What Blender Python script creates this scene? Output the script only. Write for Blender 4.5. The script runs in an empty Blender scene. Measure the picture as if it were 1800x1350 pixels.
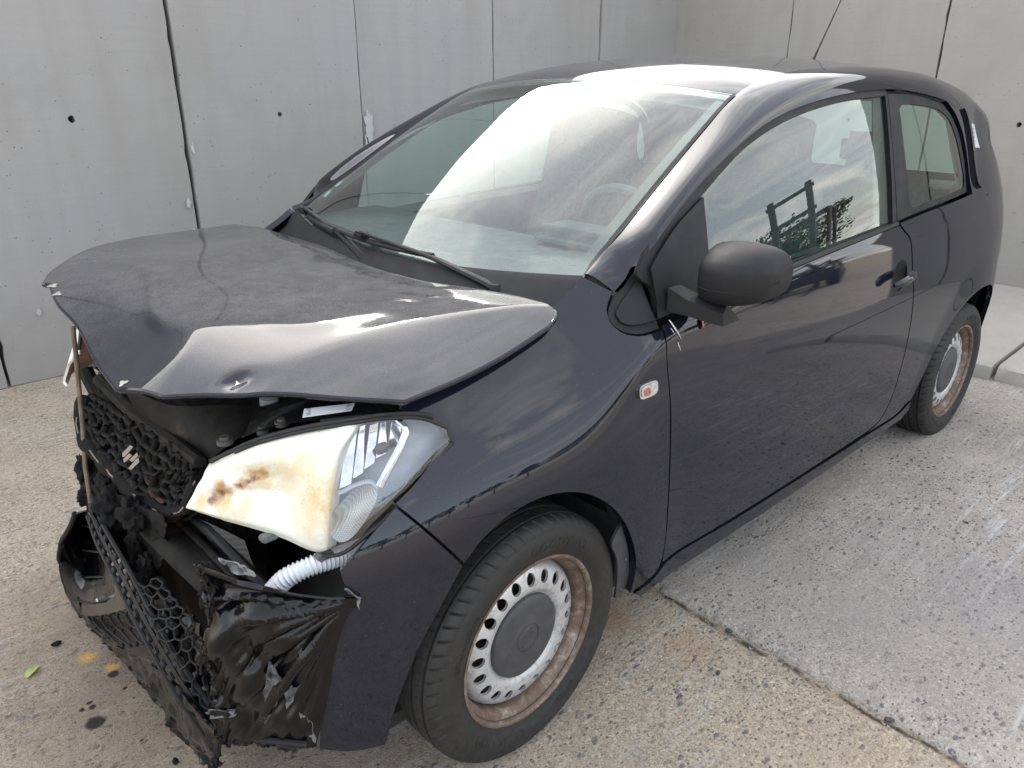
import bpy, bmesh, math, random
import numpy as np
from mathutils import Matrix, Vector, noise as mnoise
from mathutils.geometry import delaunay_2d_cdt
random.seed(7); RNG = np.random.default_rng(7)
scene = bpy.context.scene
COL = scene.collection
R = math.radians

# ------------------------------------------------------------------ camera
cam_d = bpy.data.cameras.new('camera'); cam = bpy.data.objects.new('camera', cam_d); COL.objects.link(cam)
cam_d.sensor_width = 36.0; cam_d.lens = 36.0 * 1328.8 / 1800.0; cam_d.clip_start = .02; cam_d.clip_end = 500
_y, _p, _r = R(-132.412), R(21.545), R(-.056)
_f = Vector((math.cos(_y)*math.cos(_p), math.sin(_y)*math.cos(_p), -math.sin(_p)))
_rt = Vector((math.sin(_y), -math.cos(_y), 0)); _u = _rt.cross(_f)
_rt2 = math.cos(_r)*_rt + math.sin(_r)*_u; _u2 = -math.sin(_r)*_rt + math.cos(_r)*_u
_m = Matrix((_rt2, _u2, -_f)).transposed().to_4x4(); _m.translation = Vector((.907, 1.714, 1.389))
cam.matrix_world = _m
scene.camera = cam

# ------------------------------------------------------------------ sky, sun, exposure
SUN_AZ = math.atan2(-.88, -.47)          # the veiled sun stands behind the walls
SUN_EL = R(28)
sun_dir = Vector((math.cos(SUN_AZ)*math.cos(SUN_EL), math.sin(SUN_AZ)*math.cos(SUN_EL), math.sin(SUN_EL)))
world = bpy.data.worlds.new('World'); scene.world = world; world.use_nodes = True
wt = world.node_tree; wt.nodes.clear()
def wn(t, **k):
    n = wt.nodes.new(t)
    for a, b in k.items(): setattr(n, a, b)
    return n
def wl(a, b): wt.links.new(a, b)
out = wn('ShaderNodeOutputWorld'); bg = wn('ShaderNodeBackground'); wl(bg.outputs[0], out.inputs[0])
bg.inputs[1].default_value = .11
sky = wn('ShaderNodeTexSky', sky_type='NISHITA'); sky.sun_disc = False
sky.sun_elevation = SUN_EL; sky.sun_rotation = math.pi/2 - SUN_AZ; sky.dust_density = 2.5; sky.air_density = 1.0; sky.ozone_density = 1.2
tc = wn('ShaderNodeTexCoord'); sep = wn('ShaderNodeSeparateXYZ'); wl(tc.outputs['Generated'], sep.inputs[0])
mx = wn('ShaderNodeMath', operation='MAXIMUM'); wl(sep.outputs[2], mx.inputs[0]); mx.inputs[1].default_value = 0.0
ad = wn('ShaderNodeMath', operation='ADD'); wl(mx.outputs[0], ad.inputs[0]); ad.inputs[1].default_value = .22
dx = wn('ShaderNodeMath', operation='DIVIDE'); wl(sep.outputs[0], dx.inputs[0]); wl(ad.outputs[0], dx.inputs[1])
dy = wn('ShaderNodeMath', operation='DIVIDE'); wl(sep.outputs[1], dy.inputs[0]); wl(ad.outputs[0], dy.inputs[1])
cb = wn('ShaderNodeCombineXYZ'); wl(dx.outputs[0], cb.inputs[0]); wl(dy.outputs[0], cb.inputs[1])
mp = wn('ShaderNodeMapping'); mp.inputs['Rotation'].default_value = (0, 0, R(35)); mp.inputs['Scale'].default_value = (1.0, 1.6, 1.0); wl(cb.outputs[0], mp.inputs[0])
n1 = wn('ShaderNodeTexNoise'); n1.inputs['Scale'].default_value = 1.9; n1.inputs['Detail'].default_value = 9; n1.inputs['Roughness'].default_value = .62; n1.inputs['Distortion'].default_value = .7; wl(mp.outputs[0], n1.inputs['Vector'])
cr = wn('ShaderNodeValToRGB'); cr.color_ramp.elements[0].position = .36; cr.color_ramp.elements[1].position = .60; cr.color_ramp.elements[0].color = (.36, .36, .36, 1); 
# thin veil: more cloud low down and towards the veiled sun, clearer overhead
zc_ = wn('ShaderNodeMath', operation='SUBTRACT'); wl(mx.outputs[0], zc_.inputs[0]); zc_.inputs[1].default_value = .55
zc2 = wn('ShaderNodeMath', operation='MAXIMUM'); wl(zc_.outputs[0], zc2.inputs[0]); zc2.inputs[1].default_value = 0.0
zc3 = wn('ShaderNodeMath', operation='MULTIPLY_ADD'); wl(zc2.outputs[0], zc3.inputs[0]); zc3.inputs[1].default_value = -.46; wl(n1.outputs[0], zc3.inputs[2])
dt = wn('ShaderNodeVectorMath', operation='DOT_PRODUCT'); wl(tc.outputs['Generated'], dt.inputs[0]); dt.inputs[1].default_value = sun_dir
zc4 = wn('ShaderNodeMath', operation='SUBTRACT'); wl(dt.outputs['Value'], zc4.inputs[0]); zc4.inputs[1].default_value = .55
zc5 = wn('ShaderNodeMath', operation='MULTIPLY_ADD'); wl(zc4.outputs[0], zc5.inputs[0]); zc5.inputs[1].default_value = .19; wl(zc3.outputs[0], zc5.inputs[2])
wl(zc5.outputs[0], cr.inputs[0])
# clouds are brighter close to the veiled sun (forward scattering)
mr = wn('ShaderNodeMapRange'); mr.inputs['From Min'].default_value = -.2; mr.inputs['From Max'].default_value = 1.0; wl(dt.outputs['Value'], mr.inputs[0])
pw = wn('ShaderNodeMath', operation='POWER'); wl(mr.outputs[0], pw.inputs[0]); pw.inputs[1].default_value = 4.0
ml = wn('ShaderNodeMath', operation='MULTIPLY_ADD'); wl(pw.outputs[0], ml.inputs[0]); ml.inputs[1].default_value = 7.0; ml.inputs[2].default_value = 8.6
cc = wn('ShaderNodeMix', data_type='RGBA', blend_type='MULTIPLY'); cc.inputs[0].default_value = 1; cc.inputs[6].default_value = (1, .972, .925, 1); wl(ml.outputs[0], cc.inputs[7])
cm = wn('ShaderNodeMix', data_type='RGBA'); wl(cr.outputs[0], cm.inputs[0]); wl(sky.outputs[0], cm.inputs[6]); wl(cc.outputs[2], cm.inputs[7])
wl(cm.outputs[2], bg.inputs[0])

sun_d = bpy.data.lights.new('sun', 'SUN'); sun_d.energy = 1.4; sun_d.angle = R(12); sun_d.color = (1, .95, .88)
sun = bpy.data.objects.new('sun', sun_d); COL.objects.link(sun); sun.rotation_euler = (-sun_dir).to_track_quat('-Z', 'Y').to_euler()
sun.location = (-6, -8, 12)
scene.view_settings.view_transform = 'Standard'; scene.view_settings.look = 'None'; scene.view_settings.gamma = 1
scene.view_settings.exposure = 2.15
scene.cycles.use_denoising = True
scene.cycles.max_bounces = 7; scene.cycles.diffuse_bounces = 3; scene.cycles.glossy_bounces = 4; world.cycles.sampling_method = 'MANUAL'; world.cycles.sample_map_resolution = 512; scene.cycles.transparent_max_bounces = 16; scene.cycles.caustics_reflective = False; scene.cycles.caustics_refractive = False

# ------------------------------------------------------------------ node helper
class NT:
    def __init__(s, name):
        s.m = bpy.data.materials.new(name); s.m.use_nodes = True; s.t = s.m.node_tree; s.t.nodes.clear()
        s.out = s.n('ShaderNodeOutputMaterial'); s.tc = s.n('ShaderNodeTexCoord'); s.geo = None
    def n(s, t, **k):
        nd = s.t.nodes.new(t)
        for a, b in k.items(): setattr(nd, a, b)
        return nd
    def set(s, inp, v):
        if hasattr(v, 'is_output'): s.t.links.new(v, inp)
        else:
            if isinstance(v, (tuple, list)) and inp.type == 'RGBA' and len(v) == 3: v = (*v, 1)
            inp.default_value = v
    def noise(s, scale, detail=4, rough=.55, dist=0, vec=None, off=None):
        nd = s.n('ShaderNodeTexNoise'); nd.inputs['Scale'].default_value = scale; nd.inputs['Detail'].default_value = detail
        nd.inputs['Roughness'].default_value = rough; nd.inputs['Distortion'].default_value = dist
        s.t.links.new(vec if vec is not None else s.tc.outputs['Object'], nd.inputs['Vector']); return nd.outputs[0]
    def voro(s, scale, feature='F1', vec=None, rand=1, out='Distance'):
        nd = s.n('ShaderNodeTexVoronoi'); nd.feature = feature; nd.inputs['Scale'].default_value = scale; nd.inputs['Randomness'].default_value = rand
        s.t.links.new(vec if vec is not None else s.tc.outputs['Object'], nd.inputs['Vector']); return nd.outputs[out]
    def mapv(s, scale=(1, 1, 1), loc=(0, 0, 0), rot=(0, 0, 0), vec=None):
        nd = s.n('ShaderNodeMapping'); nd.inputs['Scale'].default_value = scale; nd.inputs['Location'].default_value = loc; nd.inputs['Rotation'].default_value = rot
        s.t.links.new(vec if vec is not None else s.tc.outputs['Object'], nd.inputs[0]); return nd.outputs[0]
    def warp(s, amt, scale, vec=None):
        nd = s.n('ShaderNodeTexNoise'); nd.inputs['Scale'].default_value = scale; nd.inputs['Detail'].default_value = 4
        base = vec if vec is not None else s.tc.outputs['Object']; s.t.links.new(base, nd.inputs['Vector'])
        a = s.n('ShaderNodeVectorMath', operation='SUBTRACT'); s.t.links.new(nd.outputs['Color'], a.inputs[0]); a.inputs[1].default_value = (.5, .5, .5)
        b = s.n('ShaderNodeVectorMath', operation='SCALE'); s.t.links.new(a.outputs[0], b.inputs[0]); b.inputs['Scale'].default_value = amt
        c = s.n('ShaderNodeVectorMath', operation='ADD'); s.t.links.new(base, c.inputs[0]); s.t.links.new(b.outputs[0], c.inputs[1]); return c.outputs[0]
    def ramp(s, v, stops):
        nd = s.n('ShaderNodeValToRGB'); e = nd.color_ramp.elements
        while len(e) < len(stops): e.new(.5)
        for k, (p, c) in enumerate(stops):
            e[k].position = p; e[k].color = (c, c, c, 1) if isinstance(c, (int, float)) else (*c, 1)
        s.t.links.new(v, nd.inputs[0]); return nd.outputs[0]
    def rng(s, v, a, b, c=0, d=1):
        nd = s.n('ShaderNodeMapRange'); nd.inputs[1].default_value = a; nd.inputs[2].default_value = b; nd.inputs[3].default_value = c; nd.inputs[4].default_value = d
        s.set(nd.inputs[0], v); return nd.outputs[0]
    def math(s, op, a, b=0, c=0):
        nd = s.n('ShaderNodeMath', operation=op); s.set(nd.inputs[0], a); s.set(nd.inputs[1], b)
        if len(nd.inputs) > 2: s.set(nd.inputs[2], c)
        return nd.outputs[0]
    def mix(s, f, a, b, mode='MIX'):
        nd = s.n('ShaderNodeMix', data_type='RGBA', blend_type=mode); s.set(nd.inputs[0], f); s.set(nd.inputs[6], a); s.set(nd.inputs[7], b); return nd.outputs[2]
    def xyz(s, vec=None):
        nd = s.n('ShaderNodeSeparateXYZ'); s.t.links.new(vec if vec is not None else s.tc.outputs['Object'], nd.inputs[0]); return nd.outputs
    def dist(s, p, scale=(1, 1, 1), vec=None):
        m = s.mapv(scale, tuple(-p[k]*scale[k] for k in range(3)), vec=vec)
        nd = s.n('ShaderNodeVectorMath', operation='LENGTH'); s.t.links.new(m, nd.inputs[0]); return nd.outputs['Value']
    def nz(s):
        g = s.n('ShaderNodeNewGeometry'); nd = s.n('ShaderNodeSeparateXYZ'); s.t.links.new(g.outputs['Normal'], nd.inputs[0]); return nd.outputs[2]
    def bump(s, h, strength=.3, dist=.01, normal=None):
        nd = s.n('ShaderNodeBump'); nd.inputs['Strength'].default_value = strength; nd.inputs['Distance'].default_value = dist
        s.t.links.new(h, nd.inputs['Height'])
        if normal is not None: s.t.links.new(normal, nd.inputs['Normal'])
        return nd.outputs[0]
    def bsdf(s, color=(.5, .5, .5), rough=.5, metal=0, coat=0, coat_rough=.03, normal=None, spec=.5, **k):
        nd = s.n('ShaderNodeBsdfPrincipled'); s.set(nd.inputs['Base Color'], color); s.set(nd.inputs['Roughness'], rough); s.set(nd.inputs['Metallic'], metal)
        s.set(nd.inputs['Coat Weight'], coat); s.set(nd.inputs['Coat Roughness'], coat_rough); s.set(nd.inputs['Specular IOR Level'], spec)
        for a, b in k.items(): s.set(nd.inputs[a.replace('_', ' ')], b)
        if normal is not None: s.t.links.new(normal, nd.inputs['Normal'])
        return nd.outputs[0]
    def done(s, sh, disp=None):
        s.t.links.new(sh, s.out.inputs[0]); return s.m
MAT = {}
def simple(name, color, rough=.5, metal=0, coat=0, var=.15, vs=30, bump=0, bs=200, spec=.5):
    t = NT(name); v = t.noise(vs, 5, .6)
    c = t.mix(t.rng(v, .3, .7), tuple(x*(1-var) for x in color), tuple(min(1, x*(1+var)) for x in color))
    nm = t.bump(t.noise(bs, 3), bump, .004) if bump else None
    r = t.rng(t.noise(vs*.6, 5, .6), .3, .7, max(.02, rough*.85), min(1, rough*1.15))
    MAT[name] = t.done(t.bsdf(c, r, metal, coat, normal=nm, spec=spec)); return MAT[name]

# ------------------------------------------------------------------ mesh helpers
def link(name, me, mat, parent=None):
    o = bpy.data.objects.new(name, me); COL.objects.link(o)
    if mat is not None: me.materials.append(mat if not isinstance(mat, str) else MAT[mat])
    if parent is not None:
        o.parent = parent; o.matrix_parent_inverse = world_of(parent).inverted()
    return o
def world_of(o):
    m = Matrix.LocRotScale(o.location, o.rotation_euler, o.scale)
    if o.parent: m = world_of(o.parent) @ o.matrix_parent_inverse @ m
    return m
def mesh(name, V, Fc, mat, parent=None, smooth=True, normals=None, sharp=None):
    me = bpy.data.meshes.new(name); me.from_pydata([tuple(map(float, v)) for v in V], [], [tuple(map(int, f)) for f in Fc]); me.update()
    if smooth:
        me.polygons.foreach_set('use_smooth', [True]*len(me.polygons))
        if normals is not None: me.normals_split_custom_set_from_vertices([tuple(map(float, n)) for n in normals])
        elif sharp is not None: me.set_sharp_from_angle(angle=R(sharp))
    return link(name, me, mat, parent)
def tag(o, label=None, cat=None, group=None, kind=None):
    if label: o['label'] = label
    if cat: o['category'] = cat
    if group: o['group'] = group
    if kind: o['kind'] = kind
    return o
class MB:
    """collects simple shapes of ONE part"""
    def __init__(s): s.V = []; s.F = []
    def add(s, V, Fc):
        b = len(s.V); s.V += [tuple(v) for v in V]; s.F += [tuple(i+b for i in f) for f in Fc]; return s
    def grid(s, G, close_u=False, close_v=False):
        G = np.asarray(G, float); nu, nv = G.shape[:2]; Fc = []
        for i in range(nu if close_u else nu-1):
            for j in range(nv if close_v else nv-1):
                a, b = i*nv+j, ((i+1) % nu)*nv+j; c, d = ((i+1) % nu)*nv+(j+1) % nv, i*nv+(j+1) % nv
                Fc.append((a, b, c, d))
        return s.add(G.reshape(-1, 3), Fc)
    def box(s, c, sz, rot=None, bev=.0):
        hx, hy, hz = sz[0]/2, sz[1]/2, sz[2]/2
        if bev <= 0:
            P = [Vector((x, y, z)) for x in (-hx, hx) for y in (-hy, hy) for z in (-hz, hz)]
            Fc = [(0, 1, 3, 2), (4, 6, 7, 5), (0, 4, 5, 1), (2, 3, 7, 6), (0, 2, 6, 4), (1, 5, 7, 3)]
        else:
            bm = bmesh.new(); bmesh.ops.create_cube(bm, size=1, matrix=Matrix.Diagonal((sz[0], sz[1], sz[2], 1)))
            bmesh.ops.bevel(bm, geom=bm.edges[:], offset=bev, segments=2, affect='EDGES')
            bm.verts.index_update(); P = [v.co.copy() for v in bm.verts]; Fc = [tuple(v.index for v in f.verts) for f in bm.faces]; bm.free()
        M = rot.to_matrix() if rot is not None else Matrix.Identity(3)
        return s.add([M @ p + Vector(c) for p in P], Fc)
    def tube(s, pts, r, n=10, caps=True, up=None, flat=1.0):
        pts = [Vector(p) for p in pts]; rr = r if isinstance(r, (list, tuple)) else [r]*len(pts); G = []
        prev = None
        for i, p in enumerate(pts):
            t = (pts[min(i+1, len(pts)-1)]-pts[max(i-1, 0)]).normalized()
            if prev is None: a = t.cross(Vector(up) if up else (Vector((0, 0, 1)) if abs(t.z) < .9 else Vector((1, 0, 0)))).normalized()
            else: a = (prev - t*prev.dot(t)).normalized()
            prev = a; b = t.cross(a)
            G.append([p + a*math.cos(k*2*math.pi/n)*rr[i] + b*math.sin(k*2*math.pi/n)*rr[i]*flat for k in range(n)])
        b0 = len(s.V); s.grid([[tuple(v) for v in g] for g in G], close_v=True)
        if caps:
            s.F.append(tuple(b0+k for k in range(n))[::-1]); e = b0+(len(pts)-1)*n; s.F.append(tuple(e+k for k in range(n)))
        return s
    def lathe(s, prof, c, axis='y', n=48, close=False):
        G = []
        for k in range(n):
            a = 2*math.pi*k/n
            if axis == 'y': G.append([(c[0]+r*math.cos(a), c[1]+h, c[2]+r*math.sin(a)) for r, h in prof])
            elif axis == 'z': G.append([(c[0]+r*math.cos(a), c[1]+r*math.sin(a), c[2]+h) for r, h in prof])
            else: G.append([(c[0]+h, c[1]+r*math.cos(a), c[2]+r*math.sin(a)) for r, h in prof])
        return s.grid(G, close_u=True, close_v=close)
    def build(s, name, mat, parent=None, smooth=True, sharp=35): return mesh(name, s.V, s.F, mat, parent, smooth, None, sharp)

def cat(pts, step=None, closed=False, n=8):
    """Catmull-Rom through the points"""
    P = np.asarray(pts, float); m = len(P); O = []
    if m < 3:
        k = max(2, n); return np.array([P[0]+(P[-1]-P[0])*t for t in np.linspace(0, 1, k)])
    for i in range(m if closed else m-1):
        p0 = P[(i-1) % m] if (closed or i > 0) else 2*P[0]-P[1]; p1 = P[i]; p2 = P[(i+1) % m]
        p3 = P[(i+2) % m] if (closed or i+2 < m) else 2*P[-1]-P[-2]
        # centripetal
        t01 = max(np.linalg.norm(p1-p0)**.5, 1e-6); t12 = max(np.linalg.norm(p2-p1)**.5, 1e-6); t23 = max(np.linalg.norm(p3-p2)**.5, 1e-6)
        m1 = (p2-p1) + t12*((p1-p0)/t01-(p2-p0)/(t01+t12)); m2 = (p2-p1) + t12*((p3-p2)/t23-(p3-p1)/(t12+t23))
        k = n if step is None else max(1, int(round(np.linalg.norm(p2-p1)/step)))
        for t in np.arange(k)/k:
            O.append((2*t**3-3*t*t+1)*p1+(t**3-2*t*t+t)*m1+(-2*t**3+3*t*t)*p2+(t**3-t*t)*m2)
    if not closed: O.append(P[-1])
    return np.array(O)
def outline(*segs, step=.02):
    """closed outline out of smooth segments that meet in corners"""
    O = []
    for sg in segs:
        c = cat(sg, step) if len(sg) > 2 else np.array([np.array(sg[0])+(np.array(sg[1])-np.array(sg[0]))*t for t in np.linspace(0, 1, max(2, int(np.linalg.norm(np.array(sg[1], float)-np.array(sg[0]))/step)+1))])
        for p in c:
            if not O or np.linalg.norm(p-O[-1]) > 1e-4: O.append(p)
    if np.linalg.norm(O[0]-O[-1]) < 1e-4: O.pop()
    return np.array(O)
def inside(P, poly):
    x, y = P[:, 0], P[:, 1]; r = np.zeros(len(P), bool); j = len(poly)-1
    for i in range(len(poly)):
        xi, yi = poly[i]; xj, yj = poly[j]
        c = ((yi > y) != (yj > y)) & (x < (xj-xi)*(y-yi)/((yj-yi) if yj != yi else 1e-12)+xi); r ^= c; j = i
    return r
def seg_dist(P, poly):
    d = np.full(len(P), 1e9)
    for i in range(len(poly)):
        a, b = poly[i-1], poly[i]; ab = b-a; L = max(ab @ ab, 1e-12)
        t = np.clip(((P-a) @ ab)/L, 0, 1); d = np.minimum(d, np.linalg.norm(P-a-t[:, None]*ab, axis=1))
    return d
def area2(p): return .5*np.sum(p[:, 0]*np.roll(p[:, 1], -1)-np.roll(p[:, 0], -1)*p[:, 1])
def sheet(name, loop, fn, mat, parent=None, holes=(), h=.03, lip=.012, mirror=False, extra=None, smooth=True):
    """a skin: 2-D outline (with holes) mapped by fn(a,b)->(points, normals), its edges turned in by lip"""
    loop = np.asarray(loop, float); loops = [loop if area2(loop) > 0 else loop[::-1]]
    for q in holes:
        q = np.asarray(q, float); loops.append(q if area2(q) < 0 else q[::-1])
    pts = [p for l in loops for p in l]; edges = []; b = 0
    for l in loops:
        edges += [(b+i, b+(i+1) % len(l)) for i in range(len(l))]; b += len(l)
    if h:
        lo, hi = loop.min(0), loop.max(0)
        gx, gy = np.meshgrid(np.arange(lo[0]+h/2, hi[0], h), np.arange(lo[1]+h/2, hi[1], h)); Gp = np.stack([gx.ravel(), gy.ravel()], 1)
        k = inside(Gp, loops[0])
        for l in loops[1:]: k &= ~inside(Gp, l)
        Gp = Gp[k]
        if len(Gp):
            dd = np.full(len(Gp), 1e9)
            for l in loops: dd = np.minimum(dd, seg_dist(Gp, l))
            Gp = Gp[dd > h*.45]; pts += list(Gp)
    if extra is not None: pts += list(extra)
    r = delaunay_2d_cdt([Vector((p[0], p[1])) for p in pts], edges, [], 0, 1e-6)
    V2 = np.array([tuple(v) for v in r[0]]); Fc = [tuple(f) for f in r[2]]
    cen = np.array([V2[list(f)].mean(0) for f in Fc]); keep = inside(cen, loops[0])
    for l in loops[1:]: keep &= ~inside(cen, l)
    Fc = [f for f, k in zip(Fc, keep) if k]
    P3, N3 = fn(V2[:, 0], V2[:, 1]); P3 = np.array(P3); N3 = np.array(N3)
    # orientation
    f = Fc[len(Fc)//2]; nn = np.cross(P3[f[1]]-P3[f[0]], P3[f[2]]-P3[f[0]])
    if nn @ N3[f[0]] < 0: Fc = [q[::-1] for q in Fc]
    V = list(P3); N = list(N3)
    if lip:
        for l in loops:
            A3, An = fn(l[:, 0], l[:, 1]); n = len(l); t = np.roll(A3, -1, 0)-np.roll(A3, 1, 0)
            side = np.cross(t, An); side /= np.maximum(np.linalg.norm(side, axis=1, keepdims=True), 1e-9)
            b = len(V); V += list(A3)+list(A3-An*lip); N += list(side*.9+An*.43)+list(side)
            for i in range(n):
                j = (i+1) % n; q = (b+i, b+n+i, b+n+j, b+j)
                Fc.append(q)
        # make the lips face outwards
        nl = sum(len(l) for l in loops); k0 = len(Fc)-nl
        for i in range(k0, len(Fc)):
            q = Fc[i]; nn = np.cross(np.array(V[q[1]])-V[q[0]], np.array(V[q[2]])-V[q[0]])
            if nn @ N[q[0]] < 0: Fc[i] = q[::-1]
    V = np.array(V); N = np.array(N)
    if mirror:
        V = V*[1, -1, 1]; N = N*[1, -1, 1]; Fc = [q[::-1] for q in Fc]
    N = N/np.maximum(np.linalg.norm(N, axis=1, keepdims=True), 1e-9)
    return mesh(name, V, Fc, mat, parent, smooth, N)
def patch(ctrl, nu=8, nv=8):
    """bicubic surface through a control net -> grid of points"""
    C = np.asarray(ctrl, float); rows = [cat(r, n=nv) for r in C]; rows = np.array(rows)
    return np.array([cat(rows[:, j], n=nu) for j in range(rows.shape[1])]).transpose(1, 0, 2)
def fbm(p, s=1., o=4): return mnoise.fractal(Vector(p)*s, 1.0, 2.0, o)
def grid_normals(G):
    du = np.gradient(G, axis=0); dv = np.gradient(G, axis=1); n = np.cross(du, dv); return n/np.maximum(np.linalg.norm(n, axis=2, keepdims=True), 1e-9)
def thick(name, G, mat, parent, t=.003, flip=False):
    """a grid surface given a real thickness"""
    G = np.asarray(G, float); N = grid_normals(G)*(-1 if flip else 1); nu, nv = G.shape[:2]; m = MB()
    V = list(G.reshape(-1, 3))+list((G-N*t).reshape(-1, 3)); k = nu*nv; Fc = []
    for i in range(nu-1):
        for j in range(nv-1):
            a, b, c, d = i*nv+j, (i+1)*nv+j, (i+1)*nv+j+1, i*nv+j+1
            q = (a, b, c, d) if not flip else (d, c, b, a); Fc.append(q); Fc.append(tuple(x+k for x in q[::-1]))
    ring = [j for j in range(nv)]+[i*nv+nv-1 for i in range(1, nu)]+[(nu-1)*nv+j for j in range(nv-2, -1, -1)]+[i*nv for i in range(nu-2, 0, -1)]
    for i in range(len(ring)):
        a, b = ring[i], ring[(i+1) % len(ring)]; q = (a, b, b+k, a+k); Fc.append(q if flip else q[::-1])
    return mesh(name, V, Fc, mat, parent, True, None, 60)
# ------------------------------------------------------------------ body surface
class Sp:
    """natural cubic spline, linear outside"""
    def __init__(s,pts):
        pts=sorted(pts); s.x=np.array([p[0] for p in pts],float); s.y=np.array([p[1] for p in pts],float)
        n=len(s.x); h=np.diff(s.x); A=np.eye(n); b=np.zeros(n)
        for i in range(1,n-1):
            A[i,i-1]=h[i-1]; A[i,i]=2*(h[i-1]+h[i]); A[i,i+1]=h[i]
            b[i]=6*((s.y[i+1]-s.y[i])/h[i]-(s.y[i]-s.y[i-1])/h[i-1])
        s.m=np.linalg.solve(A,b)
    def __call__(s,t):
        t=np.asarray(t,float); i=np.clip(np.searchsorted(s.x,t)-1,0,len(s.x)-2)
        h=s.x[i+1]-s.x[i]; tc=np.clip(t,s.x[0],s.x[-1]); a=(s.x[i+1]-tc)/h; b=(tc-s.x[i])/h
        v=a*s.y[i]+b*s.y[i+1]+((a**3-a)*s.m[i]+(b**3-b)*s.m[i+1])*h*h/6
        d0=(s.y[1]-s.y[0])/(s.x[1]-s.x[0])-(s.x[1]-s.x[0])*s.m[1]/6
        d1=(s.y[-1]-s.y[-2])/(s.x[-1]-s.x[-2])+(s.x[-1]-s.x[-2])*s.m[-2]/6
        return v+np.where(t<s.x[0],(t-s.x[0])*d0,0)+np.where(t>s.x[-1],(t-s.x[-1])*d1,0)
def sstep(a,b,x):
    t=np.clip((x-a)/(b-a),0,1); return t*t*(3-2*t)
W_=Sp([(.52,.655),(.45,.715),(.36,.757),(.25,.785),(.1,.803),(-.1,.812),(-.4,.815),(-.8,.818),(-1.3,.822),(-1.9,.823),(-2.3,.818),(-2.55,.803),(-2.75,.763),(-2.88,.705),(-2.96,.64)])
D_=Sp([(.10,.085),(.15,.060),(.20,.042),(.27,.031),(.36,.0205),(.46,.0125),(.56,.0055),(.64,.0015),(.70,.0005),(.76,.002),(.82,.008),(.88,.016),(.95,.028),(1.1,.06)])
ZC_=Sp([(.35,.70),(.2,.746),(0,.772),(-.2,.812),(-.36,.875),(-.5,.888),(-.66,.902),(-.92,.918),(-1.3,.923),(-1.7,.920),(-2.2,.935),(-2.8,.95)])
K_=Sp([(.35,1.05),(.2,1.05),(0,1.0),(-.2,.9),(-.36,.72),(-.5,.66),(-.9,.64),(-1.5,.62),(-2.2,.52),(-2.8,.45)])
G_=Sp([(-.2,.740),(-.5,.767),(-.9,.779),(-1.4,.783),(-1.9,.780),(-2.25,.767),(-2.45,.742),(-2.6,.705),(-2.75,.64),(-2.9,.54)])
def RR(x): return .0035+.030*sstep(-.36,0.0,x)+.012*sstep(-1.9,-2.5,x)
def softmin(a,b,r):
    m=np.minimum(a,b); return m-r*np.log(np.exp(-(a-m)/r)+np.exp(-(b-m)/r))
FA=(.02,.30); RA=(-2.42,.285)
def S(x,z):
    x=np.asarray(x,float); z=np.asarray(z,float)
    low=W_(x)-D_(z)
    rf=np.hypot(x-FA[0],z-FA[1]); rr=np.hypot(x-RA[0],z-RA[1])
    low=low+.013*sstep(.56,.36,rf)+.014*sstep(.52,.35,rr)
    dz=z-ZC_(x)
    up=W_(x)-.014-K_(x)*dz
    zz=z-.96
    gr=G_(x)-.17*zz-.15*zz*np.abs(zz)-.5*sstep(-.42,-.12,x)-sstep(-1.9,-2.7,x)*.12*np.clip(zz,0,1)-sstep(-2.0,-.2,x)*.13*np.clip(zz,0,1)
    up=-softmin(-up,-gr,.004)
    return softmin(low,up,RR(x))
def SG(x,z):
    x=np.asarray(x,float); zz=np.asarray(z,float)-.96
    return G_(x)-.17*zz-.15*zz*np.abs(zz)-sstep(-1.9,-2.7,x)*.12*np.clip(zz,0,1)-sstep(-2.0,-.2,x)*.13*np.clip(zz,0,1)
def SGn(x,z):
    e=1e-4; fx=(SG(x+e,z)-SG(x-e,z))/(2*e); fz=(SG(x,z+e)-SG(x,z-e))/(2*e)
    n=np.stack([-fx,np.ones_like(fx),-fz],-1); return n/np.linalg.norm(n,axis=-1,keepdims=True)
def Sn(x,z):
    e=1e-4; fx=(S(x+e,z)-S(x-e,z))/(2*e); fz=(S(x,z+e)-S(x,z-e))/(2*e)
    n=np.stack([-fx,np.ones_like(fx),-fz],-1); return n/np.linalg.norm(n,axis=-1,keepdims=True)
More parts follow.
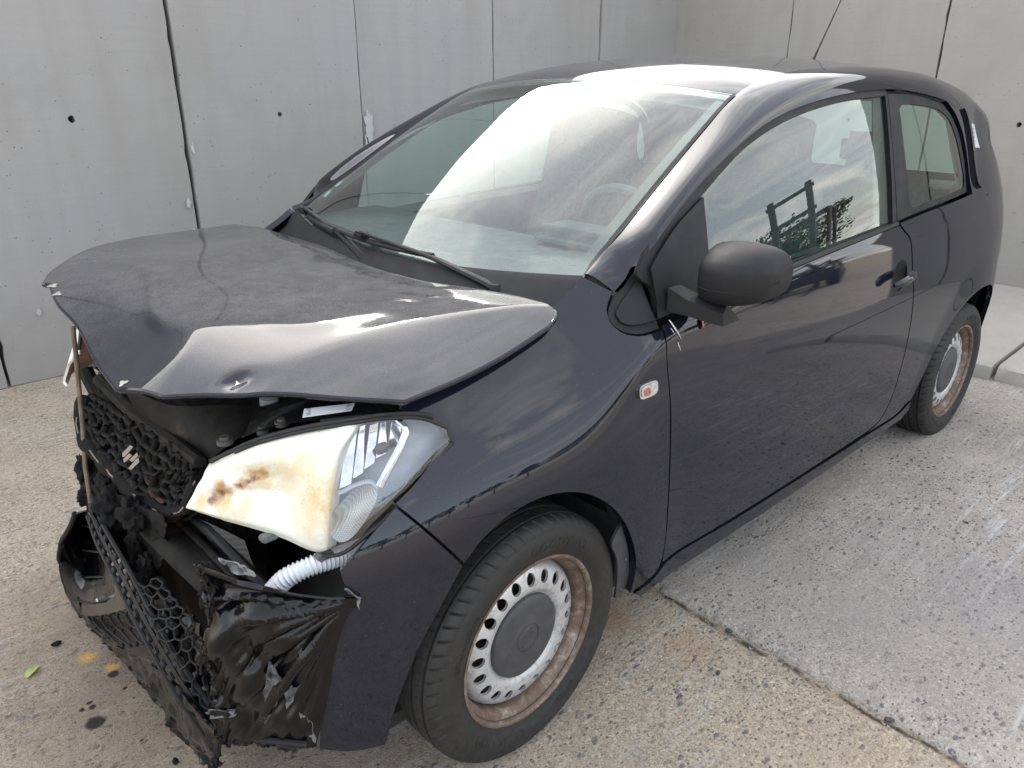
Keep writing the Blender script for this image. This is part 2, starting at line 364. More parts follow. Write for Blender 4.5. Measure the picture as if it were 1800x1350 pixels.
# ------------------------------------------------------------------ materials
def mat_paint(name, dust=.25, grime=.25):
    t = NT(name); nz = t.nz(); o = t.xyz()
    fine = t.noise(420, 4, .7); mid = t.noise(26, 6, .65); big = t.noise(3.2, 4, .6, .6)
    sp = t.ramp(t.voro(330), [(.0, 1), (.22, .25), (.5, 0)])
    up = t.rng(nz, .90, .998)
    film = t.math('MULTIPLY', t.math('MULTIPLY', t.rng(fine, .2, .85), t.rng(mid, .2, .75, .45, 1)), t.rng(big, .3, .7, .6, 1))
    film = t.math('ADD', t.math('MULTIPLY', film, .8), t.math('MULTIPLY', sp, .25))
    film = t.math('MULTIPLY', t.math('MULTIPLY', film, up), dust)
    low = t.math('MULTIPLY', t.rng(o[2], .75, .15), t.math('MULTIPLY', t.rng(t.noise(14, 6, .7), .3, .8), t.math('MULTIPLY', t.rng(fine, .3, .75), grime)))
    specks = t.math('MULTIPLY', t.ramp(t.voro(60), [(.0, 1), (.045, .8), (.07, 0)]), t.rng(t.noise(9, 2), .52, .62, 0, .35))
    d = t.math('MINIMUM', t.math('ADD', t.math('ADD', film, low), specks), 1)
    flake = t.ramp(t.voro(1400, out='Color'), [(.0, (.0034, .0040, .0072)), (1, (.0115, .0132, .0225))])
    c = t.mix(d, flake, (.26, .25, .238))
    rough = t.math('ADD', .28, t.math('MULTIPLY', d, .6))
    coat = t.math('SUBTRACT', .85, t.math('MULTIPLY', d, .6))
    crough = t.math('ADD', t.rng(t.noise(90, 4), .3, .7, .008, .022), t.math('MULTIPLY', d, .16))
    peel = t.bump(t.noise(260, 2), .006, .002)
    b = t.bsdf(c, rough, .0, coat, crough, spec=.0, Coat_Normal=peel, Coat_IOR=1.52)
    MAT[name] = t.done(b)
mat_paint('paint', .10, .11); mat_paint('paint_hood', 1.15, .05)
def mat_glass(name, tint, ior=1.65, dirt=.1, z0=None, z1=None):
    t = NT(name); tr = t.n('ShaderNodeBsdfTransparent'); tr.inputs[0].default_value = (*tint, 1)
    gl = t.n('ShaderNodeBsdfGlossy'); gl.inputs['Roughness'].default_value = .0; gl.inputs[0].default_value = (.97, 1, .99, 1)
    # Fresnel of a thin pane, the same from both sides
    g_ = t.n('ShaderNodeNewGeometry'); dp = t.n('ShaderNodeVectorMath', operation='DOT_PRODUCT'); t.t.links.new(g_.outputs['Normal'], dp.inputs[0]); t.t.links.new(g_.outputs['Incoming'], dp.inputs[1])
    f0 = 2*((ior-1)/(ior+1))**2/(1+((ior-1)/(ior+1))**2); s5 = t.math('POWER', t.math('SUBTRACT', 1.0, t.math('MINIMUM', t.math('ABSOLUTE', dp.outputs['Value']), 1.0)), 4.8); fz = t.math('MULTIPLY_ADD', s5, 1-f0, f0)
    m = t.n('ShaderNodeMixShader'); t.t.links.new(fz, m.inputs[0]); t.t.links.new(tr.outputs[0], m.inputs[1]); t.t.links.new(gl.outputs[0], m.inputs[2])
    df = t.n('ShaderNodeBsdfDiffuse'); df.inputs[0].default_value = (.30, .29, .28, 1)
    m2 = t.n('ShaderNodeMixShader')
    f = t.math('MULTIPLY', t.rng(t.noise(500, 3, .7), .4, .7), t.rng(t.noise(12, 5, .7), .3, .8))
    if z0 is not None:
        w = t.math('ADD', dirt, t.math('MULTIPLY', t.rng(t.math('ADD', t.xyz()[2], t.rng(t.noise(40, 5, .8), 0, 1, -.05, .05)), z0, z1, .35, 0), 1))
        f = t.math('MULTIPLY', f, w)
    else: f = t.math('MULTIPLY', f, dirt)
    t.t.links.new(f, m2.inputs[0]); t.t.links.new(m.outputs[0], m2.inputs[1]); t.t.links.new(df.outputs[0], m2.inputs[2])
    MAT[name] = t.done(m2.outputs[0])
mat_glass('windshield_glass', (.76, .92, .87), 1.52, .09, .97, 1.08); mat_glass('side_glass', (.70, .86, .81), 1.56, .04); mat_glass('lens_glass', (.90, .92, .94), 1.5, .06)
simple('plastic_black', (.0095, .0095, .011), .55, spec=.28, var=.2, bump=.12, bs=700)
simple('plastic_grey', (.045, .045, .048), .5, var=.25, bump=.1, bs=500)
simple('rubber', (.012, .012, .012), .7, var=.3)
simple('seam_dark', (.004, .004, .004), .9)
simple('interior_dark', (.06, .062, .065), .8, var=.3)
simple('interior_mid', (.22, .22, .22), .85, var=.2, bump=.2)
simple('headliner', (.33, .33, .32), .95)
simple('fabric', (.05, .05, .055), .95, var=.4, vs=90, bump=.3)
simple('chrome', (.62, .62, .63), .16, 1, var=.1)
simple('steel_dark', (.06, .056, .052), .55, .4, var=.4, vs=18)
simple('sticker_white', (.42, .44, .45), .6, var=.05)
simple('sticker_print', (.12, .16, .18), .6)
simple('sticker_green', (.25, .50, .42), .6, var=.05)
simple('cap_blue', (.02, .09, .26), .4); simple('cap_white', (.55, .57, .58), .4)
simple('hose_white', (.60, .62, .65), .35, var=.08)
simple('amber', (.30, .11, .06), .25, var=.4, vs=200)
simple('leaf_green', (.33, .40, .15), .6, var=.3, vs=60); simple('leaf_brown', (.34, .13, .06), .6, var=.3, vs=60)
simple('bare_metal', (.42, .40, .38), .45, .7, var=.3)
simple('torn_edge', (.12, .12, .125), .7, var=.4, vs=60)
def mat_rim():
    t = NT('rim_silver'); r = t.ramp(t.noise(38, 8, .75, 1.2), [(.50, 0), (.64, 1)]); g = t.noise(9, 4)
    sp = t.ramp(t.voro(95), [(0, 1), (.10, .7), (.16, 0)])
    k = t.math('MINIMUM', t.math('ADD', t.math('MULTIPLY', r, .55), t.math('MULTIPLY', sp, .35)), 1)
    c = t.mix(t.rng(g, .3, .7), (.50, .50, .50), (.40, .40, .41)); c = t.mix(k, c, (.17, .13, .10))
    MAT['rim_silver'] = t.done(t.bsdf(c, t.rng(k, 0, 1, .38, .75), .35, .0))
    t = NT('rim_rust'); n = t.noise(30, 8, .72, .5); c = t.ramp(n, [(.30, (.085, .052, .038)), (.52, (.14, .095, .07)), (.70, (.30, .27, .24))])
    MAT['rim_rust'] = t.done(t.bsdf(c, t.rng(n, .3, .7, .75, .42), .25, normal=t.bump(n, .25, .003)))
    t = NT('tyre'); n = t.noise(70, 6, .7); o = t.noise(6, 4, .6, .5)
    c = t.mix(t.math('MULTIPLY', t.rng(n, .35, .7), t.rng(o, .3, .75)), (.008, .0075, .007), (.034, .030, .027))
    MAT['tyre'] = t.done(t.bsdf(c, t.rng(o, .3, .7, .6, .85), normal=t.bump(t.noise(500, 3), .1, .002)))
mat_rim()
def mat_char():
    t = NT('charred'); n = t.noise(60, 8, .75, .4); m = t.noise(14, 5, .6)
    c = t.mix(t.rng(n, .4, .75), (.003, .003, .003), (.018, .0165, .0155)); c = t.mix(t.math('MULTIPLY', t.rng(m, .55, .75), .6), c, (.06, .055, .052))
    MAT['charred'] = t.done(t.bsdf(c, t.rng(n, .3, .7, .6, .95), spec=.2, normal=t.bump(n, .8, .01)))
    t = NT('melted_plastic'); n = t.noise(22, 6, .65, .8); f = t.noise(240, 5, .7)
    c = t.mix(t.math('MULTIPLY', t.rng(f, .45, .8), t.rng(n, .4, .7)), (.0025, .0025, .003), (.010, .0095, .009))
    MAT['melted_plastic'] = t.done(t.bsdf(c, t.rng(n, .35, .72, .10, .34), coat=.35, coat_rough=.05, spec=.15, normal=t.bump(t.noise(60, 5, .6, .5), .12, .006)))
    t = NT('burnt_plate'); n = t.noise(16, 7, .7, .4); c = t.mix(t.rng(n, .35, .7), (.004, .0037, .0035), (.020, .018, .0165)); c = t.mix(t.math('MULTIPLY', t.rng(t.noise(7, 5), .6, .72), .5), c, (.12, .07, .04))
    MAT['burnt_plate'] = t.done(t.bsdf(c, .66, .0, spec=.15, normal=t.bump(t.noise(120, 4), .2, .003)))
    t = NT('foil_torn'); n = t.noise(45, 6); MAT['foil_torn'] = t.done(t.bsdf(t.mix(t.rng(n, .4, .6), (.02, .02, .022), (.15, .15, .155)), .35, .1))
mat_char()

# ------------------------------------------------------------------ the place: ground, slabs, walls
def mat_ground(name, tone, seed, chips, stains):
    t = NT(name); ob = t.mapv(loc=(seed, seed*.37, 0))
    w = t.warp(.006, 60, ob)
    el = t.mapv((.55, .95, 1), rot=(0, 0, .5), vec=w)
    v1 = t.voro(115, vec=el); v1c = t.voro(115, vec=el, out='Color'); v2 = t.voro(47, vec=el); v2c = t.voro(47, vec=el, out='Color'); v3 = t.voro(290, vec=w)
    big = t.noise(.9, 5, .6, .5, vec=ob); med = t.noise(5, 6, .65, .3, vec=ob); fin = t.noise(260, 4, .7, vec=ob)
    cid = t.xyz(v1c)[0]; cid2 = t.xyz(v2c)[0]
    base = t.mix(t.rng(big, .3, .7), tuple(x*.80 for x in tone), tuple(x*1.08 for x in tone))
    base = t.mix(t.rng(med, .35, .70, 0, .85), base, (tone[0]*.66, tone[1]*.67, tone[2]*.70))
    base = t.mix(t.rng(fin, .35, .7, 0, .55), base, tuple(x*.62 for x in tone))
    worm = t.noise(105, 5, .72, 1.4, vec=ob); wpatch = t.rng(t.noise(3.1, 5, .6, .4, vec=ob), .30, .62, .35, 1)
    base = t.mix(t.math('MULTIPLY', t.ramp(worm, [(.40, 1), (.49, 0)]), t.math('MULTIPLY', wpatch, .95 if seed == 0 else .62)), base, tuple(x*.30 for x in tone))
    base = t.mix(t.math('MULTIPLY', t.ramp(worm, [(.54, 0), (.64, 1)]), .7), base, tuple(min(.8, x*1.4) for x in tone))
    # exposed aggregate: dark and pale chips with a little relief
    patchy = t.rng(t.noise(2.3, 5, .6, vec=ob), .32, .50)
    m1 = t.math('MULTIPLY', t.math('MULTIPLY', t.ramp(v1, [(.18, 1), (.34, 0)]), t.ramp(cid, [(.44, 0), (.52, 1)])), patchy)
    m2 = t.math('MULTIPLY', t.math('MULTIPLY', t.ramp(v2, [(.15, 1), (.30, 0)]), t.ramp(cid2, [(.56, 0), (.62, 1)])), patchy)
    m3 = t.math('MULTIPLY', t.ramp(v1, [(.16, 1), (.30, 0)]), t.ramp(cid, [(.10, 1), (.16, 0)]))
    base = t.mix(t.math('MULTIPLY', m1, chips), base, (.105, .105, .11)); base = t.mix(t.math('MULTIPLY', m2, chips), base, (.13, .135, .15))
    base = t.mix(t.math('MULTIPLY', m3, .6), base, (.50, .47, .43))
    # pits
    pits = t.math('MULTIPLY', t.ramp(v3, [(.06, 1), (.14, 0)]), t.rng(t.noise(11, 4, vec=ob), .45, .6))
    base = t.mix(t.math('MULTIPLY', pits, .75), base, (.06, .055, .05))
    # pale scrape marks
    st = t.mapv((3.5, 45, 1), rot=(0, 0, .12), vec=t.warp(.03, 3))
    sc = t.math('MULTIPLY', t.ramp(t.noise(1, 6, .68, vec=st), [(.52, 0), (.68, 1)]), t.ramp(t.noise(1.3, 3), [(.44, 0), (.60, 1)]))
    base = t.mix(t.math('MULTIPLY', sc, .75), base, (.62, .62, .63))
    wv0 = t.warp(.011, 70); wv = t.warp(.035, 30); wv2 = t.warp(.25, 3)
    for (p, r, col, a, soft) in sorted(stains, key=lambda q: -q[1]):
        d = t.dist((p[0], p[1], 0), (1, 1, 0), vec=wv0 if r < .031 else wv if r < .12 else wv2)
        k = t.rng(d, r, r*(1-soft), 0, a)
        k = t.math('MULTIPLY', k, t.rng(med, .25, .6, .5, 1)) if r > .06 else k; base = t.mix(k, base, col)
    if seed == 0.0:
        o = t.xyz(t.warp(.05, 9)); k = t.math('MULTIPLY', t.rng(t.math('ABSOLUTE', t.math('ADD', o[0], .648)), .030, .004, 0, .34), t.rng(t.noise(7, 4), .35, .6)); base = t.mix(k, base, (.26, .17, .095)); k = t.math('MULTIPLY', t.rng(t.math('ABSOLUTE', t.math('ADD', o[0], .652)), .012, .003, 0, .9), t.rng(t.noise(16, 4), .38, .55)); base = t.mix(k, base, (.035, .028, .022))  # brown tint along the slab joint, then the crevice's shade painted as a dark line
    hgt = t.math('ADD', t.math('MULTIPLY', fin, .4), t.math('SUBTRACT', t.math('ADD', t.math('MULTIPLY', m1, .5), t.math('MULTIPLY', m2, .8)), t.math('MULTIPLY', pits, 1.2)))
    hgt = t.math('ADD', t.math('ADD', hgt, t.math('MULTIPLY', worm, 1.0)), t.math('MULTIPLY', t.noise(40, 5, .65, vec=ob), .8))
    MAT[name] = t.done(t.bsdf(base, t.rng(fin, .3, .7, .75, .95), normal=t.bump(hgt, .85, .007), spec=.3))
OIL = (.022, .018, .016); RUST = (.30, .17, .08)
ST = [((0.633, -0.087), 0.016, OIL, .97, .35), ((0.627, -0.016), 0.006, OIL, .97, .35), ((0.706, -0.025), 0.008, OIL, .97, .35), ((0.704, -0.004), 0.009, OIL, .97, .35), ((0.725, -0.011), 0.008, OIL, .97, .35), ((0.713, 0.052), 0.026, OIL, .97, .35), ((0.620, 0.031), 0.004, OIL, .97, .35), ((0.649, 0.178), 0.005, OIL, .97, .35), 
      ((0.663, -0.198), .03, (.62, .36, .10), .9, .8), ((0.627, -0.117), .024, (.62, .36, .10), .85, .8), ((-.47, .62), .09, RUST, .75, .9), ((-.52, .84), .10, (.36, .22, .12), .5, .9),
      ((.42, .0), .80, (.17, .13, .10), .75, .7), ((.72, -.45), .30, (.30, .23, .16), .4, .8), ((.1, .95), .55, (.17, .16, .155), .35, .9), ((-.5, 1.5), .5, (.40, .30, .21), .30, .9), ((.55, .75), .45, (.16, .15, .14), .4, .8)]
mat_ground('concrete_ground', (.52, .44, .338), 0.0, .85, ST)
mat_ground('concrete_slab', (.475, .432, .378), 3.7, .95, [((-1.3, 1.4), .6, (.25, .23, .25), .45, .9), ((-1.0, .95), .5, (.24, .23, .22), .4, .9), ((-2.6, 1.0), .35, (.2, .19, .18), .4, .9)])
def mat_wall(name, tone, seed):
    t = NT(name); ob = t.mapv(loc=(seed, seed, seed)); o = t.xyz()
    info = t.n('ShaderNodeObjectInfo').outputs['Random']
    big = t.noise(.75, 5, .6, .4, vec=ob); med = t.noise(4, 6, .65, vec=ob); fin = t.noise(160, 4, .7, vec=ob)
    hz = t.noise(1, 4, .6, vec=t.mapv((.8, .8, 55), vec=t.warp(.02, 3))); vt = t.noise(1, 5, .6, vec=t.mapv((9, 9, .35), vec=t.warp(.06, 2)))
    c = t.mix(t.rng(big, .3, .7), tuple(x*.88 for x in tone), tuple(x*1.08 for x in tone))
    c = t.mix(t.rng(med, .4, .75, 0, .35), c, (tone[0]*.84, tone[1]*.86, tone[2]*.90)); c = t.mix(t.rng(t.noise(1.3, 4, .55, .8), .42, .66, 0, .7), c, (tone[0]*.95, tone[1]*.97, tone[2]*1.03))
    c = t.mix(t.rng(hz, .45, .75, 0, .22), c, tuple(x*.80 for x in tone)); c = t.mix(t.rng(vt, .45, .75, 0, .50), c, (tone[0]*.78, tone[1]*.76, tone[2]*.73)); c = t.mix(t.rng(t.noise(2.2, 7, .7, 1.0), .50, .72, 0, .45), c, (tone[0]*.76, tone[1]*.75, tone[2]*.73))
    c = t.mix(t.rng(fin, .4, .75, 0, .25), c, tuple(x*.75 for x in tone))
    c = t.mix(t.rng(info, 0, 1, 0, .22), c, tuple(x*.82 for x in tone))
    pit = t.math('MULTIPLY', t.ramp(t.voro(26, vec=t.warp(.01, 30)), [(.055, 1), (.095, 0)]), t.ramp(t.noise(3, 3, vec=ob), [(.40, 0), (.52, 1)]))
    pit2 = t.ramp(t.voro(9, vec=t.warp(.012, 30)), [(.026, 1), (.042, 0)])
    p = t.math('MINIMUM', t.math('ADD', pit, pit2), 1); c = t.mix(t.math('MULTIPLY', p, .85), c, tuple(x*.22 for x in tone))
    foot = t.rng(t.math('ADD', o[2], t.rng(t.noise(2.5, 5), 0, 1, -.25, .25)), .45, .0, 0, .35); c = t.mix(foot, c, (tone[0]*.70, tone[1]*.68, tone[2]*.64))
    sc = t.math('MULTIPLY', t.ramp(t.noise(1, 6, .7, vec=t.mapv((30, 30, 3))), [(.66, 0), (.74, 1)]), t.ramp(t.noise(1.2, 3), [(.52, 0), (.62, 1)])); c = t.mix(t.math('MULTIPLY', sc, .4), c, tuple(x*1.4 for x in tone))
    h = t.math('SUBTRACT', t.math('ADD', t.math('MULTIPLY', fin, .25), t.math('MULTIPLY', hz, .35)), t.math('MULTIPLY', p, 1.3))
    MAT[name] = t.done(t.bsdf(c, .88, normal=t.bump(h, .35, .008), spec=.25))
mat_wall('wall_concrete', (.335, .321, .306), 0); mat_wall('wall_concrete_warm', (.345, .326, .298), 5); mat_wall('foot_concrete', (.42, .40, .36), 9)
simple('hole_dark', (.03, .028, .026), .95)

m = MB(); m.add([(-60, -60, 0), (60, -60, 0), (60, 60, 0), (-60, 60, 0)], [(0, 1, 2, 3)])
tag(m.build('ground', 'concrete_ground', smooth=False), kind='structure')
def jag(p, q, step, amp, seed=0., chip=0):
    """a broken line between two points"""
    p = np.array(p, float); q = np.array(q, float); L = np.linalg.norm(q-p); n = max(2, int(L/step)); d = (q-p)/L; s = np.array([-d[1], d[0]]); O = []
    for i in range(n+1):
        t = i/n*L; a = amp*mnoise.fractal(Vector((t*6+seed*13.1, seed, 0)), .8, 2.1, 5)
        if chip: a += chip*max(0, mnoise.noise(Vector((t*9+seed*7, seed*3.3, 4)))-.35)
        O.append(p+d*(i/n*L)+s*a)
    return np.array(O)
# the raised slab beside and behind the car, its front edge broken
edge = jag((-.72, -2.45), (-.72, 6), .02, .008, 2)
lp = np.concatenate([edge, [(-1.5, 9), (-12, 9), (-12, -2.45)]])
slab = tag(sheet('raised_slab', lp, lambda a, b: (np.stack([a, b, .017+0*a], 1), np.stack([0*a, 0*a, 0*a+1], 1)), 'concrete_slab', lip=.015, h=None, smooth=False), kind='structure')
front = jag((-.662, -2.45), (-.660, 4.0), .006, .017, 5); G = []
bk = np.stack([np.interp(front[:, 1], edge[:, 1], edge[:, 0]), front[:, 1]], 1)
for k, u in enumerate((0, .12, .3, .48, .64, .78, .88, .95, 1.0)):
    row = []
    for p, q in zip(front, bk):
        x = q[0]-.002+(p[0]-q[0])*u; n = fbm((x*45, p[1]*45, 1.3), 1, 5); n2 = mnoise.noise(Vector((x*14, p[1]*14, 7)))
        z = .0175-.0165*max(0, u-.55+.22*n2)**1.3*2.2+(.0035*n if u > .1 else 0); row.append((x+(.004*n if u > .5 else 0), p[1], max(z, -.003) if u < 1 else -.004))
    G.append(row)
q = MB(); q.grid(np.array(G)); q.build('slab_edge', 'concrete_slab', slab, sharp=70)

def wall_panel(parent, a0, a1, axis, c, top, seed, mat, hole=None, gapw=.008, thickn=.14):
    """one precast panel: outline in (along, height), front face at c"""
    l = jag((a0+gapw, .004), (a0+gapw, top), .05, .0035, seed, -.022); r = jag((a1-gapw, top), (a1-gapw, .004), .05, .0035, seed+.5, -.022)
    lp = np.concatenate([l, r]); holes = []
    if hole:
        ang = np.linspace(0, 2*np.pi, 22, endpoint=False); rad = np.array([.0135*(1+.25*mnoise.noise(Vector((math.cos(q)*1.4, math.sin(q)*1.4, seed*5)))+(.45*max(0, math.cos(q-1.2)) if seed % 2 else 0)) for q in ang])
        holes.append(np.stack([hole[0]+rad*np.cos(ang), hole[1]+rad*np.sin(ang)], 1))
    tilt = .004*math.sin(seed*7.3)
    if axis == 'x': fn = lambda a, b: (np.stack([a, c+tilt*b+0*a, b], 1), np.stack([0*a, 0*a+1, 0*a], 1))
    else: fn = lambda a, b: (np.stack([c+tilt*b+0*a, a, b], 1), np.stack([0*a+1, 0*a, 0*a], 1))
    o = sheet('panel', lp, fn, mat, parent, holes, h=None, lip=thickn, smooth=False)
    if hole:
        q = MB(); p = (hole[0], c-.07, hole[1]) if axis == 'x' else (c-.07, hole[0], hole[1])
        q.lathe([(.035, .0), (.0005, .0)], p, 'y' if axis == 'x' else 'x', 14); q.build('lifting_hole', 'hole_dark', o)
    return o
WALL_H = 3.12
mat_wall('plaster_pale', (.46, .45, .44), 2)
def spall(parent, axis, c, a, z, w, h, seed, mat='plaster_pale', lip=.004):
    """a rough patch or chip on the panel face"""
    t_ = np.linspace(0, 2*np.pi, 26, endpoint=False); r_ = np.array([1+.55*mnoise.fractal(Vector((math.cos(q)*1.7, math.sin(q)*1.7, seed*3.1)), .8, 2, 4) for q in t_]); lp_ = np.stack([a+w*r_*np.cos(t_), z+h*r_*np.sin(t_)], 1)
    return sheet('chipped_patch', lp_, (lambda x, y: (np.stack([x, 0*x+c, y], 1), np.stack([0*x, 0*x+1, 0*x], 1))) if axis == 'x' else (lambda x, y: (np.stack([0*x+c, x, y], 1), np.stack([0*x+1, 0*x, 0*x], 1))), mat, parent, h=None, lip=lip, smooth=False)
wl_ = bpy.data.objects.new('concrete_wall', None); COL.objects.link(wl_); wl_.location = (-1.7, -2.6, 0)
tag(wl_, 'grey precast concrete panel wall running along behind the car, with drilled holes', 'wall', 'precast concrete walls')
jx = [2.55, 1.47, .40, -.645, -1.728, -2.803, -3.892, -4.99]
for k in range(len(jx)-1):
    wall_panel(wl_, jx[k+1], jx[k], 'x', -2.53+[0, .004, -.004, .012, 0, -.006, 0][k], WALL_H, k+1, 'wall_concrete', ((jx[k]+jx[k+1])/2, 1.238), [.006, .006, .008, .008, .005, .006, .006][k] if k != 2 else .011)
m = MB(); m.box((-1.15, -2.70, WALL_H/2), (7.6, .05, WALL_H-.02)); m.build('backing', 'hole_dark', wl_, smooth=False)
for (a, z, w, h, sd) in ((-1.768, 1.16, .032, .085, 1), (-1.745, 1.05, .012, .05, 2), (-.605, .80, .010, .03, 3), (-.618, .62, .016, .045, 4), (-.668, 1.08, .008, .03, 5), (-.622, .42, .010, .028, 6), (.10, .42, .016, .012, 7), (.20, .35, .010, .016, 8)):
    spall(wl_, 'x', -2.5145 if -.645 > a > -1.728 else -2.520, a, z, w, h, sd)
wr_ = bpy.data.objects.new('concrete_wall', None); COL.objects.link(wr_); wr_.location = (-4.95, 0, 0)
tag(wr_, 'warmer grey precast concrete wall across the rear of the car, standing on wide feet', 'wall', 'precast concrete walls')
jy = [-2.53, -1.492, -.392, .70, 1.79, 2.25]
for k in range(len(jy)-1):
    wall_panel(wr_, jy[k], jy[k+1], 'y', -4.85+[0, .004, 0, -.005, .003, 0, 0][k], WALL_H, k+11, 'wall_concrete_warm', ((jy[k]+jy[k+1])/2, 1.153), [.005, .006, .008, .008, .006, .006, .006][k])
m = MB(); m.box((-5.02, -.15, WALL_H/2), (.05, 4.74, WALL_H-.02)); m.build('backing', 'hole_dark', wr_, smooth=False)
for k in range(len(jy)-1):   # the feet of the wall elements, sloping up to the wall
    y0, y1 = (jy[k]+.03 if k else -2.5)+.012, jy[k+1]+.03-.012; xf = -3.22+[0, 0, .0, -.02, .01, 0, 0][k]
    n = 40; top = []; low = []
    e = jag((xf, y0), (xf, y1), .03, .008, k+21, .03); G = []
    ys = e[:, 1]
    for (xo, zz) in ((0, .017), (.0, .045), (-.012, .082), (-.03, .092), (-.25, .10), (-1.0, .125), (-1.655, .147)):
        G.append([(p[0]*(1 if xo > -.2 else 0)+(xf if xo <= -.2 else 0)+xo+(.006*fbm((p[1]*20, zz*20, k), 1) if xo > -.2 else 0), p[1], zz+(.004*fbm((p[1]*12, xo*12, k)) if zz > .05 else 0)) for p in e])
    mm = MB(); mm.grid(G); b0 = len(mm.V)
    for yy in (0, -1):
        col = [g[yy] for g in G]; i0 = len(mm.V); mm.add(col+[(col[-1][0], col[-1][1], .0), (col[0][0], col[0][1], .0)], [tuple(range(len(col)+2))])
    mm.build('wall_foot', 'foot_concrete', wr_, sharp=40)
# ------------------------------------------------------------------ the car
CAR = bpy.data.objects.new('wrecked_hatchback', None); COL.objects.link(CAR); CAR.location = (-1.21, 0, 0)
tag(CAR, 'black three-door hatchback with burnt crushed front and buckled hood', 'car')
def skin(off=0.):
    def fn(x, z):
        n = Sn(x, z); p = np.stack([x, S(x, z), z], 1)+n*off; return p, n
    return fn
def gskin(off=0.):
    def fn(x, z):
        n = SGn(x, z); p = np.stack([x, SG(x, z), z], 1)+n*off; return p, n
    return fn
DOOR_F = [(-.382, .908), (-.379, .831), (-.40, .674), (-.428, .436), (-.443, .283)]
DOOR_B = [(-.443, .283), (-.8, .274), (-1.113, .273), (-1.60, .277)]
DOOR_R = [(-1.60, .277), (-1.69, .30), (-1.724, .36), (-1.733, .45), (-1.728, .55), (-1.690, .738), (-1.660, .838), (-1.642, .92)]
DOOR_R2 = [(-1.642, .92), (-1.633, .940), (-1.606, .962), (-1.582, .982)]
BELT = [(-1.582, .982), (-1.148, .961), (-.845, .944), (-.60, .930), (-.486, .917), (-.382, .908)]
FARCH = [(.192, .585), (.150, .622), (.085, .650), (-.002, .655), (-.10, .625), (-.197, .553), (-.268, .462), (-.312, .363), (-.322, .30), (-.318, .262)]
RARCH = [(-1.945, .300), (-1.985, .40), (-2.05, .51), (-2.15, .595), (-2.27, .642), (-2.42, .655), (-2.55, .632), (-2.66, .565), (-2.73, .47), (-2.765, .36), (-2.775, .235)]
E1 = [(-.308, .981), (-.355, 1.011), (-.402, 1.062), (-.476, 1.114), (-.594, 1.179), (-.772, 1.256), (-.909, 1.303), (-1.049, 1.334), (-1.29, 1.365), (-1.551, 1.378), (-1.723, 1.372), (-2.033, 1.338), (-2.25, 1.298), (-2.45, 1.25), (-2.66, 1.17)]
E2 = [(-.272, .655, 1.018), (-.33, .636, 1.037), (-.40, .627, 1.076), (-.47, .618, 1.117), (-.60, .602, 1.193), (-.77, .580, 1.286), (-.90, .562, 1.352), (-1.02, .556, 1.394), (-1.2, .565, 1.425), (-1.5, .575, 1.440), (-1.7, .578, 1.441), (-2.0, .575, 1.430), (-2.3, .562, 1.400), (-2.55, .545, 1.360), (-2.74, .525, 1.315)]
def off_in(pts, d):
    """shift an open polyline sideways (to its left)"""
    P = np.array(pts, float); t = np.gradient(P, axis=0); t /= np.linalg.norm(t, axis=1, keepdims=True); return P+np.stack([-t[:, 1], t[:, 0]], 1)*d
CUP = [[(-1.508, .815), (-1.535, .790), (-1.575, .786), (-1.610, .805), (-1.620, .842), (-1.598, .876), (-1.548, .874), (-1.515, .848), (-1.508, .815)]]
sides = []
